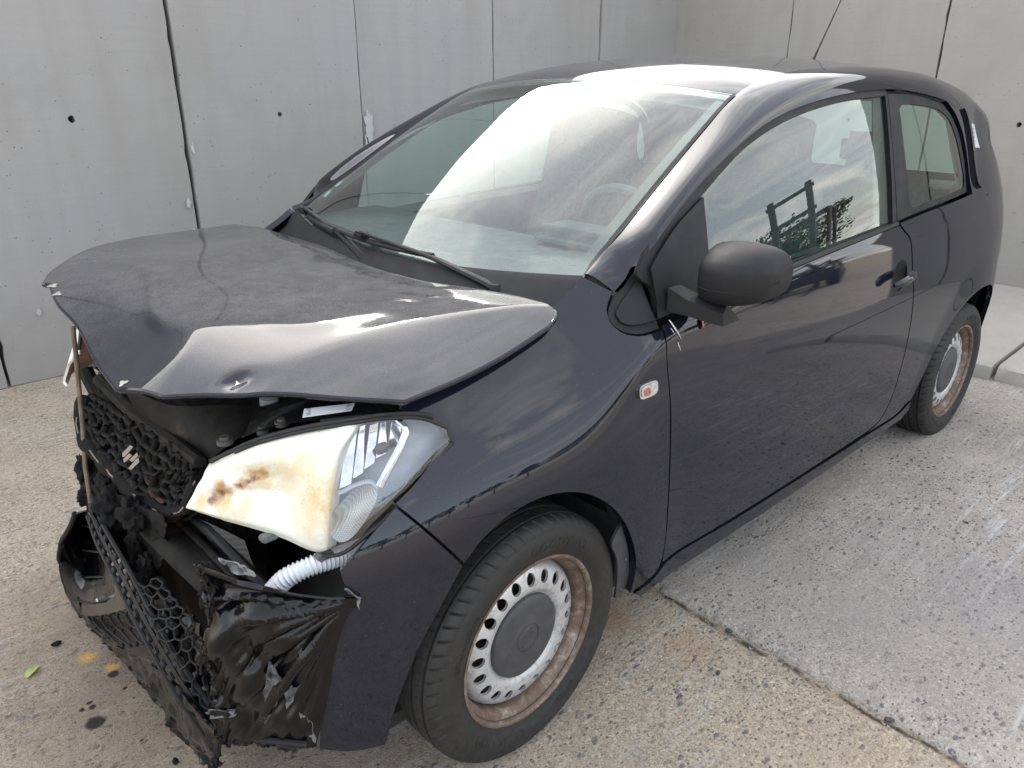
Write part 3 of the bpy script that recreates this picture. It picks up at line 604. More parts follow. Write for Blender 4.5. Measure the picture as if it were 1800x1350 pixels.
for side, mir in (('left', False), ('right', True)):
    # fender
    lpf = outline([(-.377, .900), (-.376, .831), (-.395, .674), (-.423, .436), (-.436, .30), (-.425, .262)], [(-.425, .262), (-.318, .255)], FARCH[::-1], [(.192, .585), (.252, .668), (.292, .722)], [(.292, .722), (.24, .752), (.161, .806)],
                  [(.161, .806), (.166, .822), (.185, .838), (.222, .845)], [(.222, .845), (.20, .862), (.101, .887), (-.042, .916), (-.141, .949), (-.206, .979), (-.262, 1.012)], [(-.262, 1.012), (-.304, .982)],
                  [(-.304, .982), (-.275, .949), (-.270, .929), (-.282, .908), (-.316, .897), (-.377, .900)], step=.014)
    fe = sheet('fender', lpf, skin(), 'paint', CAR, h=.016, lip=.018, mirror=mir)
    # door skin
    lpd = outline(DOOR_F, DOOR_B, DOOR_R, DOOR_R2, BELT, step=.014)
    do = sheet('door', lpd, skin(), 'paint', CAR, [outline(*CUP, step=.01)], h=.016, lip=.018, mirror=mir)
    # quarter panel with the rear pillar
    qd = [(-1.606, .270), (-1.697, .295), (-1.731, .358), (-1.740, .45), (-1.735, .55), (-1.697, .738), (-1.667, .838), (-1.649, .922), (-1.640, .944), (-1.612, .968), (-1.588, .989)]
    lpq = outline([(-1.588, .989), (-1.80, 1.000), (-2.18, 1.014), (-2.255, 1.018)], [(-2.255, 1.018), (-2.247, 1.12), (-2.208, 1.222), (-2.132, 1.290), (-2.033, 1.338)], E1[11:], [(-2.66, 1.17), (-2.72, 1.06), (-2.80, .92)], [(-2.80, .92), (-2.90, .72), (-2.935, .5), (-2.93, .24)], [(-2.93, .24), (-2.775, .235)], RARCH[::-1], [(-1.945, .300), (-1.86, .272), (-1.606, .270)], qd, step=.014)
    qp = sheet('quarter_panel', lpq, skin(), 'paint', CAR, h=.018, lip=.018, mirror=mir)
    # sill strip
    lps = outline([(-.33, .248), (-.42, .256), (-.445, .272), (-.8, .2655), (-1.113, .2645), (-1.60, .263), (-1.86, .265), (-1.94, .292)], [(-1.94, .292), (-1.945, .255), (-1.90, .230)], [(-1.90, .230), (-1.2, .218), (-.5, .218), (-.36, .224)], [(-.36, .224), (-.33, .248)], step=.02)
    sheet('sill', lps, skin(.004), 'paint', CAR, h=.02, lip=.03, mirror=mir)
    # dark inner structure behind the gaps
    lpi = outline([(.30, .72), (-.2, .90), (-.40, .93), (-1.6, .95), (-2.6, .95), (-2.8, .8), (-2.9, .35)], [(-2.9, .35), (-2.80, .3)], [(-2.80, .3), (-2.77, .47), (-2.66, .60), (-2.42, .69), (-2.1, .62), (-1.96, .40), (-1.93, .22)], [(-1.93, .22), (-.36, .22)], [(-.36, .22), (-.36, .42), (-.24, .60), (-.02, .69), (.12, .67), (.22, .60)], [(.22, .60), (.30, .72)], step=.04)
    sheet('inner_structure', lpi, skin(-.045), 'seam_dark', CAR, h=.06, lip=0, mirror=mir)
    # wheel wells
    for (cx, cz, rad, nm) in ((.0, .30, .365, 'wheel_well'), (-2.42, .285, .385, 'wheel_well')):
        G = []
        for yy in (.40, .50, .60, .69):
            G.append([(cx+rad*math.cos(a)*1.0, yy*(1 if not mir else -1), cz+rad*math.sin(a)*1.0) for a in np.linspace(0.05, math.pi+.2, 30)])
        q = MB(); q.grid(G); i0 = len(q.V); q.add(G[0], [tuple(range(len(G[0])))]); q.build(nm, 'rubber', CAR)
    # side frame: windscreen pillar and roof rail in one sweep
    A = cat(E1, n=6); B = cat(E2, n=6); PA, NA = skin()(A[:, 0], A[:, 1]); G = []
    dA = np.gradient(A, axis=0); dA /= np.linalg.norm(dA, axis=1, keepdims=True); nrm2 = np.stack([dA[:, 1], -dA[:, 0]], 1); nrm2 *= np.where(nrm2[:, 1:2]+.3*nrm2[:, :1] < 0, -1, 1)
    e = 1e-3; q2 = A+nrm2*e; tA = (np.stack([q2[:, 0], S(q2[:, 0], q2[:, 1]), q2[:, 1]], 1)-PA)/e; tA /= np.linalg.norm(tA, axis=1, keepdims=True)
    tB = np.zeros_like(B); w = sstep(-.85, -1.15, B[:, 0])[:, None]
    tB = (1-w)*np.array([.10, -1, -.10])+w*np.array([0, -1, .14]); tB /= np.linalg.norm(tB, axis=1, keepdims=True)
    L = np.linalg.norm(B-PA, axis=1, keepdims=True)
    for u in np.linspace(0, 1, 13):
        hb = .22+.23*w; c1, c2 = PA+tA*L*.36, B-tB*L*hb
        G.append((1-u)**3*PA+3*u*(1-u)**2*c1+3*u*u*(1-u)*c2+u**3*B)
    G = np.array(G)
    # turned-in flanges on both borders
    fl = G[0]-NA*.02; G = np.concatenate([[fl], G, [G[-1]+np.array([0, -.004, -.014])]])
    if mir: G = G*[1, -1, 1]
    sf = MB(); sf.grid(G if mir else G[:, ::-1]); sf.build('side_frame', 'paint', CAR, sharp=50)
    # black window frame of the door, with the glass pane
    fo = outline([(-.386, .916), (-.486, .924), (-.60, .936), (-.845, .950), (-1.148, .964), (-1.580, .985)], [(-1.580, .985), (-1.574, 1.18), (-1.578, 1.369)], [tuple(p) for p in off_in(E1[1:10], -.010)[::-1][0:]], [(-.362, 1.003), (-.386, .985), (-.386, .916)], step=.014)
    GL = [[(-.572, .945), (-.586, 1.05), (-.600, 1.155)], [(-.600, 1.155), (-.684, 1.197), (-.791, 1.245), (-.928, 1.288), (-1.070, 1.318), (-1.315, 1.350), (-1.562, 1.362)], [(-1.562, 1.362), (-1.555, 1.18), (-1.550, .994)], [(-1.550, .994), (-1.148, .978), (-.845, .959), (-.572, .945)]]
    go = outline(*GL, step=.014)
    fr = sheet('window_frame', fo, gskin(-.007), 'plastic_black', do, [go], h=.02, lip=.012, mirror=mir)
    sheet('window_glass', outline(*GL, step=.02), gskin(-.015), 'side_glass', do, h=.03, lip=0, mirror=mir)
    # fixed triangle ahead of the door
    tr = outline([(-.307, .976), (-.279, .947), (-.274, .930), (-.286, .912), (-.318, .902), (-.377, .905)], [(-.377, .905), (-.379, .965), (-.377, 1.018)], [(-.377, 1.018), (-.352, .999), (-.307, .976)], step=.01)
    sheet('corner_trim', tr, skin(-.005), 'plastic_black', fe, h=.014, lip=.012, mirror=mir)
    tr2 = outline([(-.313, .962), (-.290, .941), (-.291, .928), (-.306, .919), (-.370, .920)], [(-.370, .920), (-.371, .998)], [(-.371, .998), (-.313, .962)], step=.01)
    sheet('trim_inset', tr2, skin(.001), 'plastic_black', fe, h=.014, lip=.006, mirror=mir)
    # mirror base plate on the door
    mb = outline([(-.385, .920), (-.45, .928), (-.569, .943)], [(-.569, .943), (-.583, 1.05), (-.597, 1.153)], [(-.597, 1.153), (-.49, 1.102), (-.43, 1.062), (-.385, 1.026)], [(-.385, 1.026), (-.385, .920)], step=.012)
    sheet('mirror_base', mb, gskin(.002), 'plastic_black', do, h=.02, lip=.012, mirror=mir)
    # rear side window
    qo = outline([(-1.588, 1.368), (-1.76, 1.364), (-2.022, 1.331)], [(-2.022, 1.331), (-2.125, 1.28), (-2.198, 1.212), (-2.236, 1.12), (-2.245, 1.026)], [(-2.245, 1.026), (-1.80, 1.008), (-1.592, .996)], [(-1.592, .996), (-1.584, 1.18), (-1.588, 1.368)], step=.014)
    QG = [[(-1.655, 1.322), (-1.675, 1.334), (-1.84, 1.330), (-1.97, 1.316)], [(-1.97, 1.316), (-2.08, 1.278), (-2.150, 1.213), (-2.197, 1.13), (-2.220, 1.062), (-2.195, 1.043)], [(-2.195, 1.043), (-1.85, 1.030), (-1.715, 1.026), (-1.69, 1.040)], [(-1.69, 1.040), (-1.668, 1.18), (-1.655, 1.322)]]
    qf = sheet('quarter_window', qo, gskin(-.010), 'plastic_black', CAR, [outline(*QG, step=.014)], h=.02, lip=.01, mirror=mir)
    sheet('pane', outline(*QG, step=.02), gskin(-.012), 'side_glass', qf, h=.03, lip=0, mirror=mir)
    # black rubber belt seal
    bs = outline([(-.582, .9325), (-.845, .9465), (-1.148, .9635), (-1.576, .9845)], [(-1.576, .9845), (-1.574, .995)], [(-1.574, .995), (-1.148, .975), (-.845, .957), (-.582, .944)], [(-.582, .944), (-.582, .9325)], step=.02)
    sheet('belt_seal', bs, skin(.0015), 'rubber', do, h=.03, lip=.01, mirror=mir)
    sides.append((fe, do, qp))

# roof
ev = cat(E2[6:], n=8); nr = len(ev); G = []
for i, p in enumerate(ev):
    u = i/(nr-1); row = []
    for v in np.linspace(-1, 1, 33):
        bow = (1-v*v); fx = .060*(1-u)**3 - .05*u**3
        row.append((p[0]+bow*fx, p[1]*v, p[2]+bow*(.046-.006*(1-u)**4)))
    G.append(row)
G = np.array(G); roof = MB(); roof.grid(G[:, ::-1]); roof = roof.build('roof', 'paint_hood', CAR, sharp=60)
# windscreen
E2s = np.array(E2); wl0 = np.array([(-.285, .648, 1.008), (-.33, .632, 1.031)]+[tuple(p) for p in E2s[2:7]]+[(-.935, .558, 1.366)]); WL = cat(wl0, n=5); nw = len(WL)
def wscreen(u, v):
    """u 0..1 up, v -1..1 across (left +)"""
    i = u*(nw-1); k = min(int(i), nw-2); p = WL[k]+(WL[k+1]-WL[k])*(i-k); b = (1-v*v)
    bu = .020*math.sin(math.pi*u)*(1-v**4); return np.array([p[0]+b*(.135-.07*u)+bu*.505, p[1]*v, p[2]+b*(-.022+.062*u)+bu*.863])
G = np.array([[wscreen(u, v) for v in np.linspace(-.992, .992, 41)] for u in np.linspace(0, 1, 31)])
wsg = MB(); wsg.grid(G[:, ::-1]); wsg = wsg.build('windscreen', 'windshield_glass', CAR)
def ws_strip(name, u0, u1, v0, v1, off, mat, parent, nu=24, nv=3):
    G = []
    for u in np.linspace(u0, u1, nu):
        row = []
        for v in np.linspace(v0, v1, nv):
            e = 1e-3; p = wscreen(u, v); du = wscreen(min(u+e, 1), v)-wscreen(max(u-e, 0), v); dv = wscreen(u, v+e)-wscreen(u, v-e); n = np.cross(dv, du); n /= np.linalg.norm(n); n *= np.sign(n[0]+n[2]); row.append(p+n*off)
        G.append(row)
    q = MB(); q.grid(np.array(G)[:, ::-1]); return q.build(name, mat, parent)
simple('frit_black', (.012, .012, .013), .25)
ws_strip('frit_band', 0, 1, .945, .991, -.003, 'frit_black', wsg); ws_strip('frit_band', 0, 1, -.991, -.945, -.003, 'frit_black', wsg)
ws_strip('frit_band', .0, .10, -.945, .945, -.003, 'frit_black', wsg, 6, 30); ws_strip('frit_band', .965, 1.0, -.945, .945, -.003, 'frit_black', wsg, 4, 30)
ws_strip('screen_seal', 0, 1, .988, 1.004, .003, 'rubber', wsg); ws_strip('screen_seal', 0, 1, -1.004, -.988, .003, 'rubber', wsg)
ws_strip('screen_seal', .985, 1.012 if False else 1.0, -.99, .99, .002, 'rubber', wsg, 3, 30)
ws_strip('windscreen_sticker', .30, .35, -.90, -.84, -.002, 'sticker_white', wsg, 3, 3); ws_strip('windscreen_sticker', .215, .265, -.905, -.845, -.002, 'sticker_green', wsg, 3, 3)

# tailgate, rear window, rear bumper (behind the car)
G = []
lz = [(-2.76, .52, 1.318, -2.86), (-2.80, .56, 1.20, -2.90), (-2.84, .60, 1.05, -2.935), (-2.86, .63, .90, -2.955), (-2.92, .66, .72, -2.99), (-2.945, .66, .5, -3.01), (-2.935, .65, .24, -2.985)]
lzc = cat(lz, n=5)
for p in lzc: G.append([(p[3]+(p[0]-p[3])*v**4, p[1]*v, p[2]+.04*(1-v*v)*max(0, (p[2]-1.25)/.07)) for v in np.linspace(-1, 1, 25)])
G = np.array(G); k1 = 12
q = MB(); q.grid(G[:k1]); tg = q.build('rear_window', 'side_glass', CAR); q = MB(); q.grid(G[k1-1:23]); q.build('tailgate', 'paint', CAR); q = MB(); q.grid(G[22:]); q.build('rear_bumper', 'paint', CAR)
for s in (-1, 1):   # infill between the quarter panel and the tailgate: the rear lamps and pillar trim
    a = cat([(-2.66, S(-2.66, 1.17), 1.17), (-2.72, S(-2.72, 1.06), 1.06), (-2.80, S(-2.80, .92), .92), (-2.90, S(-2.90, .72), .72), (-2.935, S(-2.935, .5), .5), (-2.93, S(-2.93, .24), .24)], n=6)
    b = np.array([(p[0], p[1]*.985, p[2]) for p in cat([(-2.76, .52, 1.318), (-2.80, .56, 1.20), (-2.84, .60, 1.05), (-2.86, .63, .90), (-2.92, .66, .72), (-2.935, .65, .24)], n=6)])
    G = np.array([a+(b-a)*t for t in (0, .5, 1)])*[1, s, 1]; q = MB(); q.grid(G if s > 0 else G[::-1]); q.build('tail_panel', 'paint', CAR)
# black pillar blade and paper sticker by the tailgate
for mir in (False, True):
    bl = outline([(-2.225, 1.310), (-2.300, 1.280), (-2.335, 1.16), (-2.335, 1.030)], [(-2.335, 1.030), (-2.310, 1.045)], [(-2.310, 1.045), (-2.300, 1.16), (-2.270, 1.265), (-2.225, 1.310)], step=.015)
    sheet('pillar_blade', bl, skin(.010), 'frit_black', CAR, h=.03, lip=.012, mirror=mir)
st = outline([(-2.372, 1.255), (-2.445, 1.250)], [(-2.445, 1.250), (-2.452, 1.165)], [(-2.452, 1.165), (-2.384, 1.17)], [(-2.384, 1.17), (-2.372, 1.255)], step=.01)
stk = sheet('paper_sticker', st, skin(.002), 'sticker_white', CAR, h=.01, lip=.001)
for k in range(4):
    z0 = 1.238-.014*k; q = outline([(-2.386, z0), (-2.409+.004*k, z0-.001)], [(-2.409+.004*k, z0-.001), (-2.409+.004*k, z0-.006)], [(-2.409+.004*k, z0-.006), (-2.386, z0-.005)], [(-2.386, z0-.005), (-2.386, z0)], step=.01)
    sheet('print_line', q, skin(.0032), 'sticker_print', stk, h=None, lip=0)

# underbody and bulkheads
m = MB(); m.box((-1.20, 0, .21), (3.1, 1.40, .03)); m.build('underbody', 'rubber', CAR, smooth=False)
m = MB(); m.box((-.36, 0, .60), (.03, 1.44, .72)); m.build('bulkhead', 'interior_dark', CAR, smooth=False)

# hood: crumpled skin, folded down on the left, its nose pushed up
YC = Sp([(.62, .22), (.42, .272), (.25, .315), (.10, .340), (-.03, .335), (-.2, .36)]); YR = Sp([(.62, .45), (.42, .481), (.30, .490), (.185, .502), (0, .548), (-.18, .63), (-.3, .66)])
ZR = Sp([(.62, .862), (.52, .890), (.42, .914), (.30, .933), (.185, .947), (0, .960), (-.18, .971), (-.3, .976)])
def htop(x, y): return .974-.020*y-.020*x-.030*(np.clip(-y-.25, 0, 1))**2+.0035*np.sin(9*x+4*y)+.003*np.sin(14*y-5*x)
def H(x, y):
    zc = htop(x, YC(x)); yr = YR(x); zr = ZR(x); top = htop(x, y)
    mid = zc+(zr-zc)*(y-YC(x))/(yr-YC(x))
    side = zr-.28*(y-yr)-.20*np.clip(y-yr, 0, 1)**2
    sl = .16+.26*sstep(-.35, .3, y)
    nose = .970-.012*y-sl*(x-.425+.02*np.sin(6*y))
    z = softmin(softmin(softmin(top, mid, .0016), side, .0011), nose, .0035)
    # far flank rolls down to the right wing
    z = softmin(z, .972-.9*(-y-.69), .006)
    d = np.hypot((x-.432)/.022, (y-.476)/.013); z = z-.008*np.exp(-d*d)-.004*np.exp(-((x-.43)/.05)**2-((y-.50)/.03)**2)                       # punched dent
    ax = (x-.35)*.9+(y-.40)*.2
    z = z+.0022*np.exp(-((y-YC(x)-.07)/.05)**2)*np.sin(34*x+20*y+2*np.sin(17*x))*sstep(-.15, .05, x)*sstep(.35, .2, x)  # ripples in the bright fold
    z = z+.006*np.exp(-(((x-.30)/.12)**2+((y+.05)/.12)**2))
    z = z+.004*np.exp(-((x-.40-.05*np.sin(7*y))/.018)**2)*sstep(.30, .10, y)*sstep(-.45, -.1, y)
    return z
def hood_fn(x, y):
    e = 4e-4; z = H(x, y); fx = (H(x+e, y)-H(x-e, y))/(2*e); fy = (H(x, y+e)-H(x, y-e))/(2*e)
    n = np.stack([-fx, -fy, np.ones_like(fx)], 1); n /= np.linalg.norm(n, axis=1, keepdims=True); return np.stack([x, y, z], 1), n
HO = outline([(-.176, .640), (-.157, .512), (-.126, .393), (-.100, .30), (-.088, .102), (-.137, -.25), (-.142, -.458), (-.149, -.65)], [(-.149, -.65), (0, -.68), (.18, -.68)], [(.18, -.68), (.36, -.58), (.50, -.42), (.545, -.32)], [(.545, -.32), (.535, -.305)], [(.535, -.305), (.556, -.15), (.558, 0), (.575, .17), (.585, .325)], [(.585, .325), (.540, .425)], [(.540, .425), (.385, .558), (.31, .625), (.227, .692)], [(.227, .692), (.12, .700), (.02, .700), (-.075, .696)], [(-.075, .696), (-.140, .688), (-.168, .668), (-.176, .640)], step=.012)
hood = sheet('hood', HO, hood_fn, 'paint_hood', CAR, h=.011, lip=.012)
hb_ = hood_fn(HO[:, 0], HO[:, 1]); hem = [tuple(p) for p in (hb_[0]-hb_[1]*.0052)]; q = MB(); q.tube(hem+[hem[0]], .0055, 8, caps=False); q.build('hood_hem', 'paint', hood)
def hood_under(x, y): p, n = hood_fn(x, y); return p-n*.014, -n
sheet('hood_liner', HO*.985, hood_under, 'burnt_plate', hood, h=.05, lip=0)
for k, (cx_, cy_, r_) in enumerate(((.577, .322, .010), (.434, .478, .0055), (.548, -.20, .012), (.540, -.27, .014))):
    an_ = np.linspace(0, 2*np.pi, 12, endpoint=False); rr_ = r_*(1+.4*np.sin(3*an_+k)); sheet('bare_chip', np.stack([cx_-.004+rr_*np.cos(an_)*.7, cy_+rr_*np.sin(an_)], 1), (lambda x, y: (hood_fn(x, y)[0]+hood_fn(x, y)[1]*.0012, hood_fn(x, y)[1])), 'bare_metal', hood, h=None, lip=0)
# cowl under the wipers
G = []
for v in np.linspace(-1, 1, 31):
    w0 = wscreen(.0, v*.99); b = 1-v*v
    G.append([w0+np.array([.0, 0, .002]), w0+np.array([.02, 0, -.012]), w0+np.array([.045, 0, -.045]), w0+np.array([.13, 0, -.10])])
q = MB(); q.grid(np.array(G)); q.build('cowl_panel', 'plastic_black', CAR)
# wipers
def wiper(p0, p1, u0, u1, name='wiper'):
    """blade along the glass from v=p0 to v=p1, arm driven from a pivot"""
    r = bpy.data.objects.new(name, None); COL.objects.link(r); r.parent = CAR; r.matrix_parent_inverse = world_of(CAR).inverted()
    pts = []
    for t in np.linspace(0, 1, 12): pts.append(wscreen(u0+(u1-u0)*t, p0+(p1-p0)*t)+np.array([.012, 0, .016]))
    a = MB(); a.tube([tuple(p) for p in pts], .008, 6, flat=1.3); bl = a.build('wiper_blade', 'rubber', CAR)
    return pts, bl
for (p0, p1, u0, u1, ap, nm) in ((-.885, -.30, .045, .03, (-.145, .02, .958), 0), (-.42, .40, .055, .022, (-.19, .46, .962), 1)):
    pts, bl = (lambda q: q)(([wscreen(u0+(u1-u0)*t, p0+(p1-p0)*t)+np.array([.012, 0, .014]) for t in np.linspace(0, 1, 14)], None))
    a = MB(); a.tube([tuple(p) for p in pts], .0062, 8, flat=1.2); wb = a.build('wiper', 'rubber', CAR)
    c = pts[4 if nm == 0 else 6]; a = MB(); a.box(tuple(c+np.array([.004, 0, .012])), (.03, .045, .02), bev=.005); a.build('wiper_clip', 'plastic_black', wb)
    ap = np.array(ap); a = MB(); a.tube([tuple(ap), tuple(ap+np.array([.01, -.03, .012])), tuple(.6*ap+.4*c+np.array([.012, 0, .024])), tuple(c+np.array([.006, 0, .020]))], [.014, .013, .009, .007], 8, flat=.7); a.build('wiper_arm', 'plastic_black', wb)
    a = MB(); a.lathe([(.0005, .012), (.012, .012), (.017, .004), (.018, -.03)], tuple(ap), 'z', 16); a.build('wiper_pivot', 'plastic_black', wb)

# door mirror (the far one cannot be seen)
for s in (1,):
    do = sides[0 if s > 0 else 1][1]; secs = []
    #        y     xc    zc    depth(front,back) half-height, shear
    for (yy, xf, xb, zt, zb) in ((.810, -.462, -.51, 1.050, .972), (.814, -.440, -.525, 1.072, .950), (.826, -.428, -.535, 1.083, .941), (.86, -.418, -.548, 1.090, .936), (.90, -.417, -.555, 1.093, .936), (.94, -.424, -.562, 1.092, .940), (.980, -.440, -.57, 1.086, .949), (1.006, -.460, -.577, 1.075, .961), (1.020, -.485, -.58, 1.060, .978), (1.027, -.520, -.58, 1.040, 1.000)):
        PR = cat([(0, .93), (.10, 1.0), (.35, .99), (.64, .90), (.87, .76), (.935, .70), (.985, .62), (1.0, .50), (1.0, .40), (.97, .2), (.88, .04), (.70, 0), (.35, 0), (.08, .02), (0, .08)], n=3, closed=True)
        pts = [(xb+(xf-xb)*a_, yy*s, zb+(zt-zb)*b_) for a_, b_ in PR]; NP = len(pts); seam_k = 26
        secs.append(pts)
    Gm = np.array([cat([sc[k] for sc in secs], n=3) for k in range(NP)]); Gm = (Gm-np.array([-.47, .83*s, 1.005]))*np.array([.80, .72, .80])+np.array([-.475, .826*s, 1.013])
    mm = MB(); mm.grid(Gm if s < 0 else Gm[::-1], close_u=True); i0 = len(mm.V)
    for e in (0, -1): mm.add([tuple(g[e]) for g in Gm], [tuple(range(NP))])
    mir_ = mm.build('door_mirror', 'plastic_black', do, sharp=55)
    q = MB(); q.tube([tuple(p) for p in Gm[int(NP*.58)]], .0014, 6); q.build('mirror_seam', 'seam_dark', mir_)
    # lower shell line and arm
    gx = MB(); gx.grid([[(-.452, .77*s, .985), (-.41, .77*s, .985), (-.41, .77*s, .932), (-.50, .77*s, .932)], [(-.46, .81*s, .972), (-.420, .815*s, .964), (-.420, .815*s, .930), (-.51, .81*s, .930)], [(-.465, .845*s, .966), (-.432, .850*s, .953), (-.432, .850*s, .923), (-.515, .845*s, .923)], [(-.47, .88*s, .960), (-.446, .888*s, .944), (-.450, .888*s, .916), (-.522, .882*s, .916)]], close_v=True); i0 = len(gx.V); gx.F.append((12, 13, 14, 15)); gx.build('mirror_arm', 'plastic_black', mir_, sharp=25)
    gg = MB(); gg.add([(-.5630, y*s, z) for y, z in ((.84, .98), (.94, .98), (.95, 1.01), (.94, 1.045), (.85, 1.055))], [(0, 1, 2, 3, 4) if s < 0 else (4, 3, 2, 1, 0)]); gg.build('mirror_glass', 'chrome', mir_, smooth=False)
# door handles
for s in (1, -1):
    do = sides[0 if s > 0 else 1][1]; mir = s < 0
    cup = outline([(-1.508, .815), (-1.535, .790), (-1.575, .786), (-1.610, .805), (-1.620, .842), (-1.598, .876), (-1.548, .874), (-1.515, .848), (-1.508, .815)], step=.01)
    def cupf(x, z):
        p, n = skin(.0008)(x, z); d = np.hypot((x+1.565)/.062, (z-.831)/.050); dep = .026*np.clip(1-d*d, 0, 1)**.8
        p = p-n*dep[:, None]; gx = n+np.stack([(x+1.565)*9, 0*x, (z-.829)*9], 1)*(dep[:, None] > 0)*(-1); return p, gx/np.linalg.norm(gx, axis=1, keepdims=True)
    sheet('handle_cup', cup, cupf, 'seam_dark', do, h=.006, lip=0, mirror=mir)
    pts = []; 
    for t in np.linspace(0, 1, 12):
        x = -1.465-.155*t; z = .819+.018*t; o = .012+.026*math.sin(math.pi*(.12+.80*t))**.7; n = Sn(np.array([x]), np.array([z]))[0]; pts.append(tuple((np.array([x, float(S(x, z)), z])+n*o)*[1, s, 1]))
    a = MB(); a.tube(pts, [.006, .011, .013, .014, .014, .014, .014, .014, .0135, .013, .011, .006], 12, flat=.8, up=(0, 1, 0)); a.build('door_handle', 'paint', do)
# side repeater lamps
simple('lamp_lens', (.42, .41, .42), .2, .3, var=.3, vs=150)
for s in (1, -1):
    fe = sides[0 if s > 0 else 1][0]; th = np.linspace(0, 2*np.pi, 28, endpoint=False); ex = .55
    ox = -.306+.031*np.sign(np.cos(th))*np.abs(np.cos(th))**ex; oz = .790+.0165*np.sign(np.sin(th))*np.abs(np.sin(th))**ex+.0
    b = sheet('side_repeater', np.stack([ox, oz], 1), skin(.006), 'chrome', fe, h=.012, lip=.006, mirror=s < 0)
    sheet('repeater_lens', np.stack([-.306+(ox+.306)*.84, .790+(oz-.790)*.74], 1), skin(.0085), 'lamp_lens', b, h=.012, lip=.002, mirror=s < 0)
    sheet('bulb', np.stack([-.297+(ox+.306)*.34, .788+(oz-.790)*.5], 1), skin(.0095), 'amber', b, h=None, lip=.001, mirror=s < 0)
# aerial on the roof
a = MB(); a.tube([(-2.373, 0, 1.462), (-2.430, 0, 1.542), (-2.564, 0, 1.728), (-2.640, 0, 1.826)], [.008, .0045, .0032, .003], 8); an = a.build('aerial', 'rubber', CAR)
a = MB(); a.lathe([(.0005, .022), (.010, .020), (.024, .004), (.027, -.014)], (-2.373, 0, 1.462), 'z', 20); a.build('aerial_base', 'rubber', an)
# interior
m = MB(); G = []
for v in np.linspace(-1, 1, 21):
    w0 = wscreen(.03, v*.96); G.append([w0+np.array([-.02, 0, -.03]), w0+np.array([-.20, 0, -.015]), (-.62, v*.68, .985), (-.70, v*.70, .93), (-.66, v*.70, .70), (-.5, v*.7, .5)])
m.grid(np.array(G)); m.build('dashboard', 'interior_dark', CAR)
m = MB(); m.box((-.62, .36, 1.0), (.16, .34, .07), bev=.03); m.build('instrument_hood', 'interior_dark', CAR)
m = MB(); ax = Vector((-.90, 0, .42)).normalized(); c = Vector((-.80, .36, .965)); e1 = Vector((0, 1, 0)); e2 = ax.cross(e1)
m.tube([tuple(c+(e1*math.cos(a)+e2*math.sin(a))*.18) for a in np.linspace(0, 2*math.pi, 41)], .015, 8, caps=False); m.box(tuple(c-ax*.02), (.05, .14, .11), bev=.02)
m.tube([tuple(c-e1*.17), tuple(c+e1*.17)], .014, 6); m.tube([tuple(c), tuple(c-e2*.17)], .014, 6); m.build('steering_wheel', 'interior_dark', CAR)
for yy in (.36, -.36):
    seat = bpy.data.objects.new('front_seat', None)
    def pad(rows, mat, nm):
        G = patch(rows, 5, 5); return thick(nm, G, mat, CAR, .11)
    b = pad([[(-1.33, yy-.22, .52), (-1.31, yy, .50), (-1.33, yy+.22, .52)], [(-1.42, yy-.24, .80), (-1.38, yy, .80), (-1.42, yy+.24, .80)], [(-1.50, yy-.20, 1.05), (-1.46, yy, 1.07), (-1.50, yy+.20, 1.05)], [(-1.53, yy-.13, 1.16), (-1.50, yy, 1.18), (-1.53, yy+.13, 1.16)], [(-1.55, yy-.12, 1.27), (-1.52, yy, 1.30), (-1.55, yy+.12, 1.27)]], 'fabric', 'front_seat')
    m = MB(); m.box((-1.10, yy, .46), (.50, .46, .14), bev=.05); m.build('seat_cushion', 'fabric', b)
m = MB(); m.box((-2.36, 0, .80), (.14, 1.22, .52), bev=.05); rs = m.build('rear_bench', 'fabric', CAR)
for yy in (.3, -.3): m = MB(); m.box((-2.40, yy, 1.14), (.09, .24, .14), bev=.03); m.build('headrest', 'fabric', rs)
m = MB(); m.box((-2.62, 0, .98), (.45, 1.16, .03)); m.build('parcel_shelf', 'interior_dark', CAR, smooth=False)
G = np.array([[(p[0]+.0, p[1]*v*.97, p[2]-.03+(1-v*v)*.04) for v in np.linspace(-1, 1, 13)] for p in cat(E2[6:], n=3)]); m = MB(); m.grid(G); m.build('headliner', 'headliner', CAR)
for s in (1, -1):   # inner pillar trims and door cards
    a = cat(E2[:8], n=4); b = cat(E1[:8], n=4); G = [[(p[0]-.02, (p[1]-.025)*s, p[2]-.02) for p in a], [(p[0]-.01, (float(S(p[0], p[1]))-.045)*s, p[1]-.02) for p in b]]; m = MB(); m.grid(G); m.build('pillar_trim', 'interior_mid', CAR)
    m = MB(); m.grid([[(-1.50, .735*s, .98), (-1.52, .655*s, 1.37)], [(-1.57, .70*s, .98), (-1.57, .63*s, 1.37)], [(-1.64, .735*s, .98), (-1.60, .655*s, 1.37)]]); m.build('pillar_trim', 'interior_mid', CAR)
    m = MB(); m.grid([[(-.45, .745*s, .95), (-1.0, .755*s, .965), (-1.55, .755*s, .985), (-2.2, .74*s, 1.02), (-2.6, .64*s, 1.04)], [(-.45, .70*s, .93), (-1.0, .70*s, .95), (-1.55, .70*s, .97), (-2.2, .69*s, 1.0), (-2.6, .58*s, 1.02)], [(-.45, .69*s, .4), (-1.0, .69*s, .4), (-1.55, .69*s, .4), (-2.2, .60*s, .7), (-2.6, .56*s, .7)]]); m.build('door_card', 'interior_dark', CAR)
    m = MB(); m.grid([[(-2.20, .725*s, 1.03), (-2.175, .645*s, 1.27), (-2.05, .625*s, 1.33)], [(-2.45, .66*s, 1.03), (-2.45, .60*s, 1.22), (-2.4, .57*s, 1.33)]]); m.build('pillar_trim', 'interior_mid', CAR)
